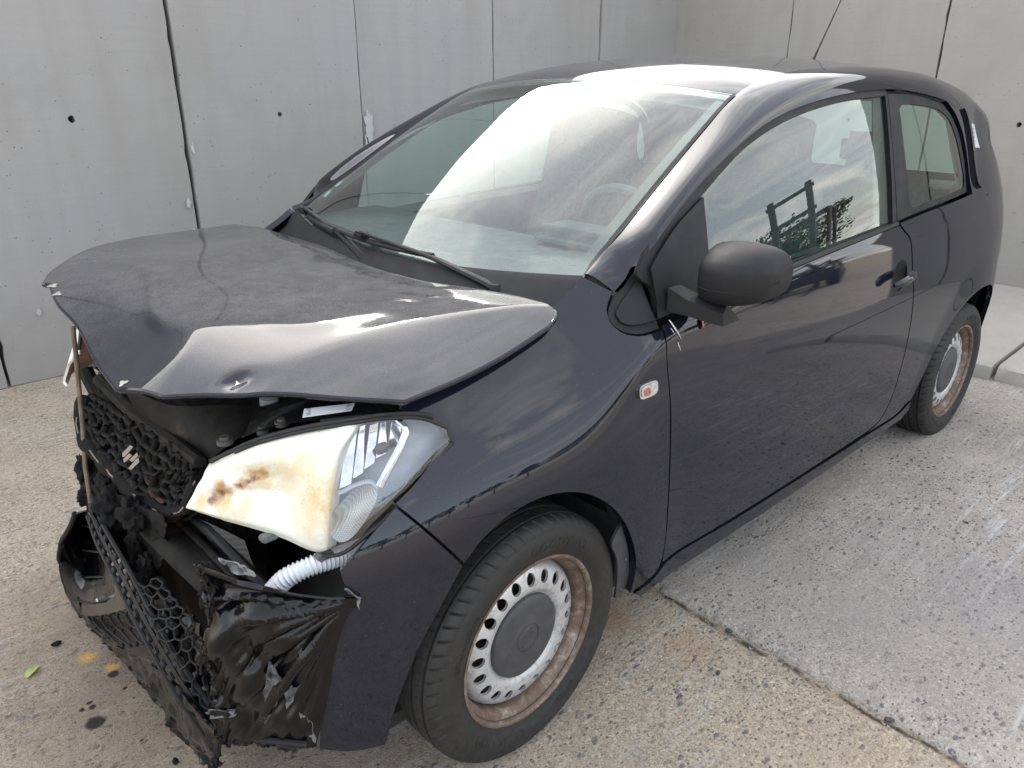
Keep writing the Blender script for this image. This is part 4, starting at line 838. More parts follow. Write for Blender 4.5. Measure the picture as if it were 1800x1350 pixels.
m = MB(); m.box((-.80, 0, 1.33), (.03, .20, .06), bev=.015); m.build('rear_view_mirror', 'interior_dark', CAR)
# ------------------------------------------------------------------ wheels
TY = .285
def tyre_mesh():
    prof = [(.186, .060), (.190, .0665), (.197, .069), (.204, .0705), (.212, .076), (.222, .0805), (.236, .0825), (.250, .081), (.260, .0775), (.2615, .0765), (.263, .0765), (.271, .072), (.277, .066), (.2805, .060), (.2822, .0545), (.2830, .051)]
    gro = [(.2832, .050), (.2765, .0485), (.2765, .0435), (.2838, .042)]; gr2 = [(.2845, .0175), (.2775, .0160), (.2775, .0105), (.2848, .009)]
    half = prof+gro+[(.2842, .030)]+gr2+[(.2850, 0)]
    P = half+[(r, -w) for r, w in half[-2::-1]]
    npit = 62; sub = 8; na = npit*sub; G = []
    for k in range(na):
        row = []
        for r, w in P:
            aw = abs(w); lag = 0
            if aw > .043 and r > .255: lag = .35*((aw-.055)/.02)*(2*math.pi/npit)*.9
            elif aw < .043 and r > .27: lag = .5*(aw/.04)*(2*math.pi/npit)
            a = 2*math.pi*k/na+lag; rr = r
            ph = k % sub
            if r > .258 and aw > .052: 
                if ph == 0: rr -= .0048*min(1, (r-.258)/.008)
            elif r > .28 and ph == 0 and .020 < aw < .041: rr -= .004
            x, z = rr*math.cos(a), rr*math.sin(a); z = max(z, -TY+.0015)
            row.append((x, w if z > -TY+.0016 else w*1.02, z))
        G.append(row)
    return np.array(G)
TG = tyre_mesh()
def disc_fn(r): return np.interp(r, [.0, .094, .100, .104, .112, .125, .137, .150, .160, .166, .170], [.040, .040, .040, .046, .0505, .052, .050, .0455, .038, .030, .018])
th20 = 20; ang = np.linspace(0, 2*np.pi, 120, endpoint=False)
def wheel(cx, cy, side, steer=0.0):
    root = bpy.data.objects.new('wheel', None); COL.objects.link(root); root.location = (cx, cy*side, TY); root.rotation_euler = (0, 0, steer+(math.pi if side < 0 else 0))
    root.parent = CAR; root.matrix_parent_inverse = world_of(CAR).inverted()
    def att(o):
        o.parent = root; o.matrix_parent_inverse = Matrix.Identity(4); return o
    if 'tyre' not in WM:
        q = MB(); q.grid(TG[:, ::-1], close_u=True); WM['tyre'] = q.build('tyre', 'tyre', None, sharp=40); att(WM['tyre'])
        # raised sidewall lettering
        def ring_text(txt, rad, size, a0, flip=False, spread=1.0):
            cu = bpy.data.curves.new('t', 'FONT'); cu.body = txt; cu.size = size; cu.align_x = 'CENTER'; cu.extrude = .0007; cu.resolution_u = 2; cu.space_character = spread
            to = bpy.data.objects.new('t', cu); COL.objects.link(to); bpy.context.view_layer.update(); dg = bpy.context.evaluated_depsgraph_get(); me = bpy.data.meshes.new_from_object(to.evaluated_get(dg)); bpy.data.objects.remove(to)
            V = []; 
            for v in me.vertices:
                a = a0+(-1 if not flip else 1)*v.co.x/rad; r = rad+(v.co.y if not flip else -v.co.y)
                w = np.interp(r, [.197, .204, .212, .222, .236, .250, .260], [.069, .0705, .076, .0805, .0825, .081, .0775]); V.append((-r*math.cos(a) if True else 0, w+v.co.z+.0004, r*math.sin(a)))
            Fc = [tuple(p.vertices)[::-1] for p in me.polygons]; bpy.data.meshes.remove(me); return V, Fc
        WM['letters'] = []
        for txt, a0, sz, flip, rad in (('GOODYEAR', R(72), .030, False, .222), ('EfficientGrip', R(150), .020, False, .226), ('165/70 R14', R(295), .014, True, .226), ('GOODYEAR', R(240), .030, True, .236)):
            v, f = ring_text(txt, rad, sz, a0, flip, 1.15); q = MB(); q.add(v, f); lo = att(q.build('sidewall_lettering', 'tyre', None, smooth=False)); lo.parent = WM['tyre']; WM['letters'].append(lo)
        q = MB(); q.lathe([(.1965, .0665), (.1975, .0685), (.197, .0705), (.1935, .0712), (.1895, .0695), (.1875, .0655), (.1868, .0600), (.1850, .055), (.1795, .049), (.1755, .043), (.1730, .034), (.1700, .012), (.1690, -.03), (.185, -.055), (.196, -.066)], (0, 0, 0), 'y', 96); WM['rim'] = att(q.build('rim', 'rim_rust', None, sharp=60))
        holes = []
        for k in range(th20):
            a = 2*math.pi*k/th20+.1; c = np.array([.1385*math.cos(a), .1385*math.sin(a)]); er = np.array([math.cos(a), math.sin(a)]); et = np.array([-er[1], er[0]]); tt = np.linspace(0, 2*np.pi, 18, endpoint=False)
            holes.append(np.array([c+er*.0148*math.cos(t)+et*.0122*math.sin(t) for t in tt]))
        ra = np.stack([.170*np.cos(ang), .170*np.sin(ang)], 1)
        def df(x, z):
            r = np.hypot(x, z); y = disc_fn(r); e = 1e-3; d = (disc_fn(r+e)-disc_fn(r-e))/(2*e); n = np.stack([-d*x/np.maximum(r, 1e-6), np.ones_like(x), -d*z/np.maximum(r, 1e-6)], 1); n /= np.linalg.norm(n, axis=1, keepdims=True); return np.stack([x, y, z], 1), n
        WM['disc'] = att(sheet('wheel_disc', ra, df, 'rim_silver', None, holes, h=.006, lip=.006))
        q = MB(); q.lathe([(.0005, .0540), (.030, .0545), (.0305, .0530), (.033, .0530), (.0335, .0545), (.075, .0535), (.090, .0510), (.0955, .0480), (.0975, .0430), (.098, .036)], (0, 0, 0), 'y', 64); WM['cap'] = att(q.build('centre_cap', 'plastic_grey', None, sharp=30))
        q = MB()      # embossed split-S badge on the cap
        for sh in ([(-.016, .004), (.014, .020), (.020, .016), (-.010, -.001)], [(-.020, -.004), (.004, .0085), (.010, .005), (-.014, -.0085)], [(.016, -.004), (-.014, -.020), (-.020, -.016), (.010, .001)], [(.020, .004), (-.004, -.0085), (-.010, -.005), (.014, .0085)]):
            q.add([(-x, .0552, z) for x, z in sh]+[(-x, .0535, z) for x, z in sh], [(0, 1, 2, 3), (0, 4, 5, 1), (1, 5, 6, 2), (2, 6, 7, 3), (3, 7, 4, 0)])
        WM['badge'] = att(q.build('cap_badge', 'plastic_grey', None, smooth=False)); WM['badge'].parent = WM['cap']
        q = MB(); q.lathe([(.0005, .0), (.166, .0)], (0, .005, 0), 'y', 40); WM['drum'] = att(q.build('brake_drum', 'steel_dark', None))
        q = MB(); q.tube([(.172, .035, .05), (.168, .052, .048)], [.006, .004], 8); WM['valve'] = att(q.build('valve', 'rubber', None))
    else:
        cp = {}
        for k in ('tyre', 'rim', 'disc', 'cap', 'drum', 'valve'):
            o = WM[k].copy(); COL.objects.link(o); o.parent = root; o.matrix_parent_inverse = Matrix.Identity(4); cp[k] = o
        for so, p in [(q, 'tyre') for q in WM['letters']]+[(WM['badge'], 'cap')]:
            o = so.copy(); COL.objects.link(o); o.parent = cp[p]; o.matrix_parent_inverse = Matrix.Identity(4)
        if steer == 0.0 and cx < -1:
            for k in ('tyre', 'rim', 'disc', 'cap'): cp[k].rotation_euler = (0, .7, 0) if k != 'tyre' else (0, 0, 0)
    return root
WM = {}
wheel(0, .714, 1, R(2.5)); wheel(0, .714, -1, R(2.5)); wheel(-2.42, .712, 1); wheel(-2.42, .712, -1)
# ------------------------------------------------------------------ burnt and crushed front end
def mat_melted_lamp():
    t = NT('melted_lamp'); w = t.warp(.022, 40); nse = t.noise(60, 7, .75, .6); n = t.noise(16, 6, .65, .8); f = t.noise(300, 4, .7)
    c = t.mix(t.rng(n, .3, .7), (.72, .705, .64), (.66, .63, .53))
    def spot(p, r, col, a, sc=(1, 1, 1)):
        nonlocal c
        dn = t.math('ADD', t.dist(p, sc, w), t.math('MULTIPLY', t.math('SUBTRACT', nse, .5), r*1.5)); k = t.rng(dn, r, r*.25, 0, a); c = t.mix(k, c, col)
    SPOTS(spot)
    specks = t.math('MULTIPLY', t.ramp(t.voro(140), [(0, 1), (.09, .9), (.14, 0)]), t.rng(t.noise(20, 3), .42, .55)); c = t.mix(t.math('MULTIPLY', specks, .8), c, (.04, .035, .03))
    soot = t.rng(t.noise(9, 6, .7, 1), .62, .80, 0, .35); c = t.mix(soot, c, (.30, .27, .22))
    MAT['melted_lamp'] = t.done(t.bsdf(c, t.rng(n, .3, .7, .28, .5), coat=.15, normal=t.bump(t.noise(35, 5, .6), .12, .008), Subsurface_Weight=.08))
OC = (.52, .34, .11); BR = (.30, .13, .03); DK = (.10, .035, .01)
LAMP_SPOTS = []
def SPOTS(spot):
    for p, r, col, a in LAMP_SPOTS: spot(p, r, col, a)
def lamp_net():
    top = [(0.487, 0.430, 0.744), (0.433, 0.530, 0.806), (0.367, 0.585, 0.828), (0.299, 0.630, 0.837), (0.247, 0.662, 0.841), (0.192, 0.692, 0.834), (0.158, 0.722, 0.816)]
    bot = [(0.538, 0.420, 0.666), (0.500, 0.520, 0.666), (0.445, 0.600, 0.648), (0.385, 0.685, 0.630), (0.336, 0.722, 0.671), (0.264, 0.742, 0.725), (0.160, 0.738, 0.793)]
    top = np.array(top); bot = np.array(bot); rows = []
    for v in np.linspace(0, 1, 5):
        r = top*(1-v)+bot*v; b = math.sin(math.pi*v); r = r+np.array([.55, .75, .15])*b*np.array([.012, .022, .026, .028, .024, .018, .006])[:, None]; rows.append(r)
    return np.array(rows)
def lamp_disp(G, u, v):
    """the heat-sagged hollow and ridge of the white shell"""
    n = grid_normals(G); s = -1 if (n[G.shape[0]//2, G.shape[1]//2] @ np.array([.55, .75, .1])) < 0 else 1; n = n*s
    hol = np.exp(-(((u-.27)/.15)**2+((v-.58)/.24)**2)); rid = np.exp(-((v-.30-.5*(u-.12))/.10)**2)*np.exp(-((u-.17)/.13)**2); rim = np.exp(-((u-.47)/.035)**2)
    low = np.exp(-(((u-.10)/.06)**2+((v-.62)/.18)**2))
    d = -.030*hol-.014*rid-.014*low
    nz = np.array([[fbm(p, 40, 4) for p in r] for r in G])*.0014*np.exp(-((u-.10)/.10)**2)
    return G+n*(d+nz)[..., None]
_G = patch(lamp_net(), 12, 12); _v, _u = np.meshgrid(np.linspace(0, 1, _G.shape[0]), np.linspace(0, 1, _G.shape[1]), indexing='ij'); _W = lamp_disp(_G, _u, _v)
for (u_, v_, r_, c_, a_) in ((.42, .70, .055, OC, .75), (.45, .45, .045, OC, .65), (.44, .57, .035, OC, .6), (.33, .42, .07, OC, .30), (.40, .25, .05, OC, .40), (.30, .30, .05, OC, .35), (.20, .36, .032, OC, .85), (.165, .42, .020, BR, .9), (.19, .37, .016, BR, .9), (.21, .335, .012, BR, .8), (.14, .46, .014, BR, .9), (.09, .52, .024, BR, 1), (.085, .70, .028, BR, .95), (.055, .80, .022, OC, .9), (.13, .80, .030, OC, .85), (.20, .80, .032, OC, .6), (.085, .60, .012, DK, 1), (.08, .72, .013, DK, .95), (.17, .425, .008, DK, 1), (.19, .385, .007, DK, .9), (.145, .455, .006, DK, .9), (.07, .45, .014, OC, .8), (.09, .42, .010, BR, .9)):
    a_ *= .8 if c_ is not DK else .9; LAMP_SPOTS.append((tuple(float(x) for x in _W[int(v_*(_G.shape[0]-1)), int(u_*(_G.shape[1]-1))]), r_, c_, a_))
mat_melted_lamp()
for s in (1, -1):
    hl = bpy.data.objects.new('headlight', None); COL.objects.link(hl); hl.location = (.40, .60*s, .62); hl.parent = CAR; hl.matrix_parent_inverse = world_of(CAR).inverted()
    C = lamp_net(); G = patch(C, 12, 12); nu, nv = G.shape[:2]; vv, uu = np.meshgrid(np.linspace(0, 1, nu), np.linspace(0, 1, nv), indexing='ij')
    k = int(nv*.52)
    # white shell: pillow-shaped, its border rolled back into the lamp, bottom corner rounded
    gu, gv = 46, 60; V_, U_ = np.meshgrid(np.linspace(0, 1, gu), np.linspace(0, 1, gv), indexing='ij')
    ub = .505+.055*np.exp(-((V_)/.13)**2)-.012*np.sin(math.pi*V_)-.02*sstep(.94, 1.0, V_)
    uu_ = U_*ub; vv_ = V_*(1+.012*np.sin(9*U_)*U_)
    a_ = np.clip(vv_, 0, 1)*(nu-1); b_ = np.clip(uu_, 0, 1)*(nv-1); i_ = np.clip(a_.astype(int), 0, nu-2); j_ = np.clip(b_.astype(int), 0, nv-2); fa = (a_-i_)[..., None]; fb = (b_-j_)[..., None]
    sh = (G[i_, j_]*(1-fa)+G[i_+1, j_]*fa)*(1-fb)+(G[i_, j_+1]*(1-fa)+G[i_+1, j_+1]*fa)*fb
    sh = lamp_disp(sh, uu_, vv_); dirn = np.array([.52, .83, .18])
    roll = .020*np.exp(-((U_-.86)/.10)**2)*np.sin(math.pi*np.clip(V_, .04, .97))**.5-.024*sstep(.90, 1.0, U_)**2-.010*sstep(.93, 1, V_)-.008*sstep(.06, 0, V_)
    sh = sh+dirn*roll[..., None]
    def ms(A): return A*np.array([1, s, 1])
    thick('lamp_shell', ms(sh), 'melted_lamp', hl, .006, flip=s < 0)
    ln = G[:, k-3:]; q = MB(); q.grid(ms(ln)[::s]); q.build('lens', 'lens_glass', hl)
    # inner housing, reflector facets, bulb shade
    inn = G[:, k-10:]-np.array([.036, .048, .004]); q = MB(); q.grid(ms(inn)[::s]); q.build('lamp_housing', 'lamp_grey', hl) if 'lamp_grey' in MAT else (simple('lamp_grey', (.30, .32, .35), .35), q.build('lamp_housing', 'lamp_grey', hl))
    if 'lamp_mesh' not in MAT:
        simple('lamp_chrome', (.58, .58, .60), .10, 1.0, var=.25, vs=60); t = NT('lamp_mesh'); d = t.voro(360, rand=0); MAT['lamp_mesh'] = t.done(t.bsdf(t.ramp(d, [(.2, (.50, .49, .47)), (.6, (.24, .24, .24))]), .35, .4))
    def lat(u, v, dep):
        a, b = min(max(v, 0), 1)*(nu-1), min(max(u, 0), 1)*(nv-1); i, j = min(int(a), nu-2), min(int(b), nv-2); fa, fb = a-i, b-j
        return (G[i, j]*(1-fa)+G[i+1, j]*fa)*(1-fb)+(G[i, j+1]*(1-fa)+G[i+1, j+1]*fa)*fb-np.array([.55, .80, .1])*dep
    # stepped reflector strips above, each its own facet
    for k2 in range(5):
        u0, u1 = .49+.052*k2, .49+.052*(k2+1)-.004; v1 = .47-.045*k2; A = np.array([[lat(u0+(u1-u0)*b, .05+(v1-.05)*a, .010+.012*math.sin(math.pi*a)+.010*b+.003*(k2 % 2)) for b in np.linspace(0, 1, 5)] for a in np.linspace(0, 1, 12)]); thick('reflector_facet', ms(A), 'lamp_chrome', hl, .002, flip=s < 0)
    # round bowl below with its fine net, and the bright arc round both
    A = np.array([[lat(.575+.105*r*math.cos(q)-.02*r*math.sin(q), .71+.215*r*math.sin(q), .026-.018*r*r) for q in np.linspace(0, 2*math.pi, 33)] for r in np.linspace(.02, 1, 10)]); q_ = MB(); q_.grid(ms(A)[::s]); q_.build('reflector_bowl', 'lamp_mesh', hl)
    A = [tuple(ms(lat(u, v, .008))) for u, v in cat([(.72, .03), (.765, .12), (.755, .28), (.72, .45), (.685, .60)], n=8)]; q_ = MB(); q_.tube(A, [.0075]*len(A), 8, flat=.5); q_.build('chrome_arc', 'lamp_chrome', hl)
    A = [tuple(ms(lat(u, v, .008))) for u, v in cat([(.49, .50), (.56, .475), (.63, .50), (.68, .60)], n=8)]; q_ = MB(); q_.tube(A, [.006]*len(A), 8, flat=.6); q_.build('bowl_rim', 'lamp_grey', hl)
    q_ = MB(); q_.lathe([(.0005, .008), (.007, .007), (.009, .0), (.009, -.012)], tuple(ms(lat(.66, .27, .020))), 'x', 12); q_.build('bulb', 'steel_dark', hl)
    # dark rim seal round the lens
    rim = [tuple(p) for p in ms(np.concatenate([G[0, k-30:], G[1:, -1], G[-1, ::-1][1:nv-k+4]]))]; q = MB(); q.tube(rim, .0036, 6); q.build('lens_seal', 'rubber', hl)
    top = [tuple(p+np.array([-.006, 0, .006])) for p in ms(G[0, :nv-8])]; q = MB(); q.tube(top, .0048, 6); q.build('top_seal', 'rubber', hl)
    for (a, b) in ((.30, .98), (.46, .99)):
        p = ms(G[int(b*(nu-1)), int(a*(nv-1))]); q = MB(); q.box(tuple(p+np.array([-.006, -.004*s, -.010])), (.03, .022, .012), bev=.003); q.build('lamp_lug', 'torn_edge', hl)

# bumper corner still on the car (left) and its mirror (right)
for mir in (False, True):
    bo = outline([(.402, .632), (.345, .680), (.294, .716)], [(.294, .716), (.254, .662), (.196, .580)], [(.196, .580), (.239, .509), (.28, .435), (.311, .355), (.329, .292), (.345, .205)], [(.345, .205), (.40, .215), (.455, .235)], [(.455, .235), (.452, .30), (.447, .40), (.436, .49), (.40, .545), (.377, .572)], [(.377, .572), (.398, .60), (.402, .632)], step=.014)
    bsk = sheet('bumper_corner', bo, skin(.0), 'paint', CAR, h=.015, lip=.012, mirror=mir)
# sagging melted bumper skin
net = [[(0.381, 0.751, 0.577), (0.439, 0.720, 0.599), (0.500, 0.663, 0.621), (0.542, 0.606, 0.634), (0.571, 0.563, 0.642)],
       [(0.409, 0.738, 0.525), (0.458, 0.693, 0.534), (0.520, 0.658, 0.568), (0.552, 0.608, 0.571), (0.577, 0.585, 0.585)],
       [(0.426, 0.726, 0.454), (0.475, 0.692, 0.473), (0.520, 0.624, 0.468), (0.563, 0.610, 0.494), (0.582, 0.582, 0.496)],
       [(0.438, 0.713, 0.376), (0.483, 0.668, 0.383), (0.535, 0.633, 0.401), (0.564, 0.582, 0.391), (0.588, 0.575, 0.407)],
       [(0.450, 0.698, 0.309), (0.496, 0.662, 0.321), (0.534, 0.606, 0.315), (0.571, 0.587, 0.333), (0.590, 0.566, 0.337)],
       [(0.460, 0.682, 0.247), (0.498, 0.635, 0.246), (0.538, 0.603, 0.253), (0.566, 0.558, 0.244), (0.588, 0.548, 0.257)]]
G = patch(net, 16, 20); nu, nv = G.shape[:2]; N = grid_normals(G); N = N*(1 if N[nu//2, nv//2] @ np.array([.7, .7, 0]) > 0 else -1)
for i in range(nu):
    for j in range(nv):
        u, v = j/(nv-1), i/(nu-1); a = math.atan2(v*1.2, u+.02); r = math.hypot(u, v*1.2)
        f = mnoise.noise(Vector((a*4.2, r*.9, 0))); f2 = mnoise.noise(Vector((a*9+3, r*1.6, 5))); g = mnoise.noise(Vector((u*2.2, v*7+2*u, 9)))
        rid = (1-abs(f)*2.4)*.5; w = min(1, r*3.0)*min(1, u*6)
        d = w*(.030*max(rid, -.25)*min(1, 1.4-r*.6)+.007*(1-abs(f2)*2.2)+.007*g)
        G[i, j] += N[i, j]*d+np.array([0, 0, -.006*w*f])
        if j > nv-6 or i > nu-4: G[i, j] += np.array([fbm((u*30, v*30, 1), 1), fbm((u*30, v*30, 2), 1), fbm((u*30, v*30, 3), 1)])*.007
drape = thick('melted_bumper_skin', G, 'melted_plastic', CAR, .004)
def shard(name, pts, mat, parent, bulge=.006, t=.0025):
    """a torn flap: a small curled polygon with thickness"""
    P = np.array(pts, float); c = P.mean(0); n = np.cross(P[1]-P[0], P[2]-P[0]); n /= np.linalg.norm(n)
    ring = []
    for i in range(len(P)):
        a, b = P[i], P[(i+1) % len(P)]
        for k in range(5):
            q = a+(b-a)*k/5; ring.append(q+(RNG.normal(size=3)*.0022 if k else 0))
    V = [c+n*bulge]+[q for q in ring]+[(c+q)/2+n*bulge*.7 for q in ring]; m_ = len(ring); Fc = []
    for i in range(m_):
        j = (i+1) % m_; Fc += [(1+i, 1+j, 1+m_+j, 1+m_+i), (1+m_+i, 1+m_+j, 0)]
    k = len(V); V2 = V+[v-n*t for v in V]; Fc = Fc+[tuple(x+k for x in f[::-1]) for f in Fc]+[(1+i, 1+i+k, 1+(i+1) % m_+k, 1+(i+1) % m_) for i in range(m_)]
    return mesh(name, V2, Fc, mat, parent, True, None, 40)
for pts, mt in (([(0.517, 0.667, 0.470), (0.503, 0.683, 0.422), (0.510, 0.670, 0.385), (0.532, 0.640, 0.316), (0.530, 0.650, 0.397)], 'foil_torn'), ([(0.502, 0.678, 0.408), (0.479, 0.697, 0.414), (0.505, 0.683, 0.365)], 'foil_torn'), ([(0.484, 0.683, 0.343), (0.467, 0.697, 0.317), (0.465, 0.694, 0.266), (0.479, 0.683, 0.294)], 'torn_edge'), ([(0.403, 0.744, 0.603), (0.383, 0.760, 0.581), (0.385, 0.756, 0.556), (0.385, 0.752, 0.578)], 'torn_edge'), ([(0.604, 0.575, 0.351), (0.568, 0.609, 0.352), (0.571, 0.604, 0.335), (0.603, 0.573, 0.328)], 'foil_torn'), ([(0.574, 0.558, 0.644), (0.560, 0.591, 0.648), (0.560, 0.606, 0.605), (0.574, 0.589, 0.620)], 'burnt_plate'), ([(0.546, 0.587, 0.651), (0.528, 0.626, 0.652), (0.512, 0.650, 0.631), (0.539, 0.623, 0.639)], 'foil_torn'), ([(0.576, 0.585, 0.630), (0.569, 0.615, 0.609), (0.581, 0.607, 0.553), (0.588, 0.585, 0.579)], 'burnt_plate')):
    shard('torn_flap', pts, mt, drape)

def resample(pts, n):
    P = cat(pts, n=10); d = np.r_[0, np.cumsum(np.linalg.norm(np.diff(P, axis=0), axis=1))]; t = np.linspace(0, d[-1], n); return np.stack([np.interp(t, d, P[:, k]) for k in range(3)], 1)
def quad_patch(rows, nu, nv):
    G = patch(rows, 8, 8); gu, gv = G.shape[:2]
    def f(u, v):
        a, b = np.clip(u, 0, 1)*(gu-1), np.clip(v, 0, 1)*(gv-1); i, j = min(int(a), gu-2), min(int(b), gv-2); a -= i; b -= j
        return (G[i, j]*(1-a)+G[i+1, j]*a)*(1-b)+(G[i, j+1]*(1-a)+G[i+1, j+1]*a)*b
    return f
def honeycomb(name, f, nx, ny, rad, mat, parent, jit=0., drop=0., flat=1.6, rect=False):
    """hexagonal lattice of struts laid on the patch f(u,v); one moulded piece"""
    mb = MB(); pts = {}; es = set()
    for i in range(nx):
        for j in range(ny):
            cx = (i+.5*(j % 2)+.5)/(nx+.5); cy = (j+.65)/(ny+.3)
            hx, hy = .5/(nx+.5), 1/(ny+.3)
            ring = [(cx, cy-.66*hy), (cx+hx, cy-.34*hy), (cx+hx, cy+.34*hy), (cx, cy+.66*hy), (cx-hx, cy+.34*hy), (cx-hx, cy-.34*hy)]
            ks = [(round(a*400), round(b*400)) for a, b in ring]
            for q, (a, b) in zip(ks, ring): pts.setdefault(q, (a, b))
            for q in range(6): es.add(tuple(sorted((ks[q], ks[(q+1) % 6]))))
    P = {}
    for q, (a, b) in pts.items():
        if -.01 <= a <= 1.01 and -.01 <= b <= 1.01: P[q] = np.array(f(b, a))+RNG.normal(size=3)*jit
    for a, b in sorted(es):
        if a in P and b in P and RNG.random() >= drop:
            m_ = (P[a]+P[b])/2+np.array([0, 0, -1])*jit*.8; mb.tube([tuple(P[a]), tuple(m_), tuple(P[b])], rad, 5, caps=False, flat=flat, up=(1, 0, 0))
    return mb.build(name, mat, parent, sharp=60)

# upper grille: soft, sagging honeycomb with its surround and badge
gr_rows = [[(0.502, -0.300, 0.669), (0.502, -0.100, 0.695), (0.496, 0.100, 0.709), (0.492, 0.300, 0.724), (0.487, 0.380, 0.714)], [(0.521, -0.290, 0.640), (0.519, -0.100, 0.633), (0.515, 0.100, 0.643), (0.508, 0.290, 0.667), (0.502, 0.370, 0.685)], [(0.537, -0.270, 0.611), (0.539, -0.090, 0.579), (0.525, 0.100, 0.576), (0.517, 0.290, 0.613), (0.513, 0.360, 0.650)]]
gp = quad_patch(gr_rows, 8, 8)
grl = honeycomb('upper_grille', gp, 15, 5, .0036, 'burnt_plate', CAR, .0036, .08, 2.4)
Gb = patch(gr_rows, 8, 8)-np.array([.035, .02, .0]); q = MB(); q.grid(Gb); q.build('grille_backing', 'charred', grl)
lowb = resample([(0.512, -0.310, 0.672), (0.541, -0.280, 0.609), (0.544, -0.090, 0.578), (0.529, 0.100, 0.567), (0.524, 0.280, 0.600), (0.513, 0.360, 0.645), (0.491, 0.390, 0.708)], 46)
q = MB(); q.tube([tuple(p+RNG.normal(size=3)*.0015+np.array([.004, 0, -.008])) for p in lowb], [.017+.004*math.sin(i*.9) for i in range(46)], 10, flat=.8); q.build('grille_surround', 'charred', grl)
q = MB(); q.tube([tuple(p+np.array([.014, .010, -.002])+RNG.normal(size=3)*.0006) for p in lowb[3:]], .0018, 6); simple('scorched_trim', (.20, .155, .12), .6, var=.3); q.build('surround_trim', 'scorched_trim', grl)
G = patch([[(0.538, -0.280, 0.604), (0.543, -0.090, 0.571), (0.527, 0.100, 0.560), (0.521, 0.280, 0.595), (0.485, 0.380, 0.697)], [(0.550, -0.260, 0.544), (0.538, -0.080, 0.531), (0.523, 0.120, 0.543), (0.505, 0.300, 0.588), (0.477, 0.400, 0.690)], [(0.577, -0.240, 0.481), (0.554, -0.060, 0.503), (0.531, 0.140, 0.534), (0.518, 0.310, 0.585), (0.507, 0.380, 0.631)]], 10, 12)
for i in range(G.shape[0]):
    for j in range(G.shape[1]): G[i, j] += np.array([1, .6, 0])*.012*fbm(G[i, j], 22, 4)
thick('melted_surround_skin', G, 'charred', grl, .006)
# the chrome split-S badge on the grille
bc = np.array((0.526, 0.100, 0.660)); bu = np.array((0.535, 0.100, 0.700))-bc; bu /= np.linalg.norm(bu); bv = np.array((0.511, 0.115, 0.668))-bc; bv -= bu*(bv @ bu); bv /= np.linalg.norm(bv); bn = np.cross(bv, bu); bn = bn*np.sign(bn[0]+bn[1])
em = None
for sh in ([(-.030, .004), (-.024, .016), (.022, .036), (.030, .030), (-.018, .006)], [(-.034, -.012), (-.032, -.002), (.002, .013), (.010, .006)], [(.030, -.004), (.024, -.016), (-.022, -.036), (-.030, -.030), (.018, -.006)], [(.034, .012), (.032, .002), (-.002, -.013), (-.010, -.006)]):
    V = [bc+bv*a*.55+bu*b*.85+bn*.018 for a, b in sh]+[bc+bv*a*.55+bu*b*.85+bn*.010 for a, b in sh]; n_ = len(sh)
    o = mesh('badge' if em is None else 'badge_bar', V, [tuple(range(n_)), tuple(range(2*n_-1, n_-1, -1))]+[(i, i+n_, (i+1) % n_+n_, (i+1) % n_) for i in range(n_)], 'chrome', grl, False)
    em = em or o

# engine bay seen under the hood
eb = [((.20, -.10, .60), (.42, .62, .24), 'engine_block'), ((.10, -.42, .62), (.26, .22, .20), 'battery'), ((.22, .26, .66), (.16, .14, .18), 'coolant_tank')]
for c, sz, nm in eb: q = MB(); q.box(c, sz, bev=.02); q.build(nm, 'burnt_plate', CAR)
q = MB(); q.grid(patch([[(0.510, 0.050, 0.799), (0.466, 0.200, 0.785), (0.388, 0.300, 0.794), (0.332, 0.360, 0.792)], [(0.497, 0.050, 0.743), (0.468, 0.220, 0.744), (0.415, 0.340, 0.766), (0.389, 0.400, 0.773)], [(0.474, 0.080, 0.695), (0.466, 0.260, 0.706), (0.446, 0.380, 0.744), (0.434, 0.420, 0.769)], [(0.453, 0.100, 0.643), (0.468, 0.300, 0.682), (0.471, 0.400, 0.730), (0.467, 0.420, 0.754)]], 6, 6)); q.build('slam_panel', 'burnt_plate', CAR)
q = MB(); q.tube([(0.481, -0.280, 0.706), (0.482, -0.020, 0.702), (0.478, 0.200, 0.708), (0.484, 0.380, 0.730)], [.016, .018, .018, .012], 8); q.build('lock_carrier', 'burnt_plate', CAR)
wing = patch([[(0.437, 0.470, 0.795), (0.405, 0.520, 0.824), (0.333, 0.575, 0.836), (0.258, 0.625, 0.841), (0.197, 0.665, 0.836)], [(0.413, 0.440, 0.793), (0.380, 0.490, 0.825), (0.307, 0.550, 0.843), (0.229, 0.600, 0.850), (0.160, 0.655, 0.853)], [(0.387, 0.400, 0.789), (0.337, 0.450, 0.823), (0.266, 0.520, 0.848), (0.181, 0.585, 0.859), (0.103, 0.660, 0.871)]], 6, 6)
q = MB(); q.grid(wing); iw = q.build('inner_wing_plate', 'frit_black', CAR)
q = MB(); q.grid(patch([[(0.387, 0.400, 0.789), (0.337, 0.450, 0.823), (0.266, 0.520, 0.848), (0.181, 0.585, 0.859), (0.103, 0.660, 0.871), (-0.103, 0.660, 0.900)], [(0.300, 0.200, 0.753), (0.222, 0.260, 0.763), (0.139, 0.340, 0.791), (0.044, 0.420, 0.809), (-0.036, 0.500, 0.831), (-0.217, 0.550, 0.874)], [(0.273, 0.000, 0.699), (0.095, 0.000, 0.682), (-0.015, 0.100, 0.713), (-0.123, 0.200, 0.744), (-0.211, 0.300, 0.779), (-0.371, 0.400, 0.828)]], 5, 5)); q.build('bay_wall', 'burnt_plate', CAR)
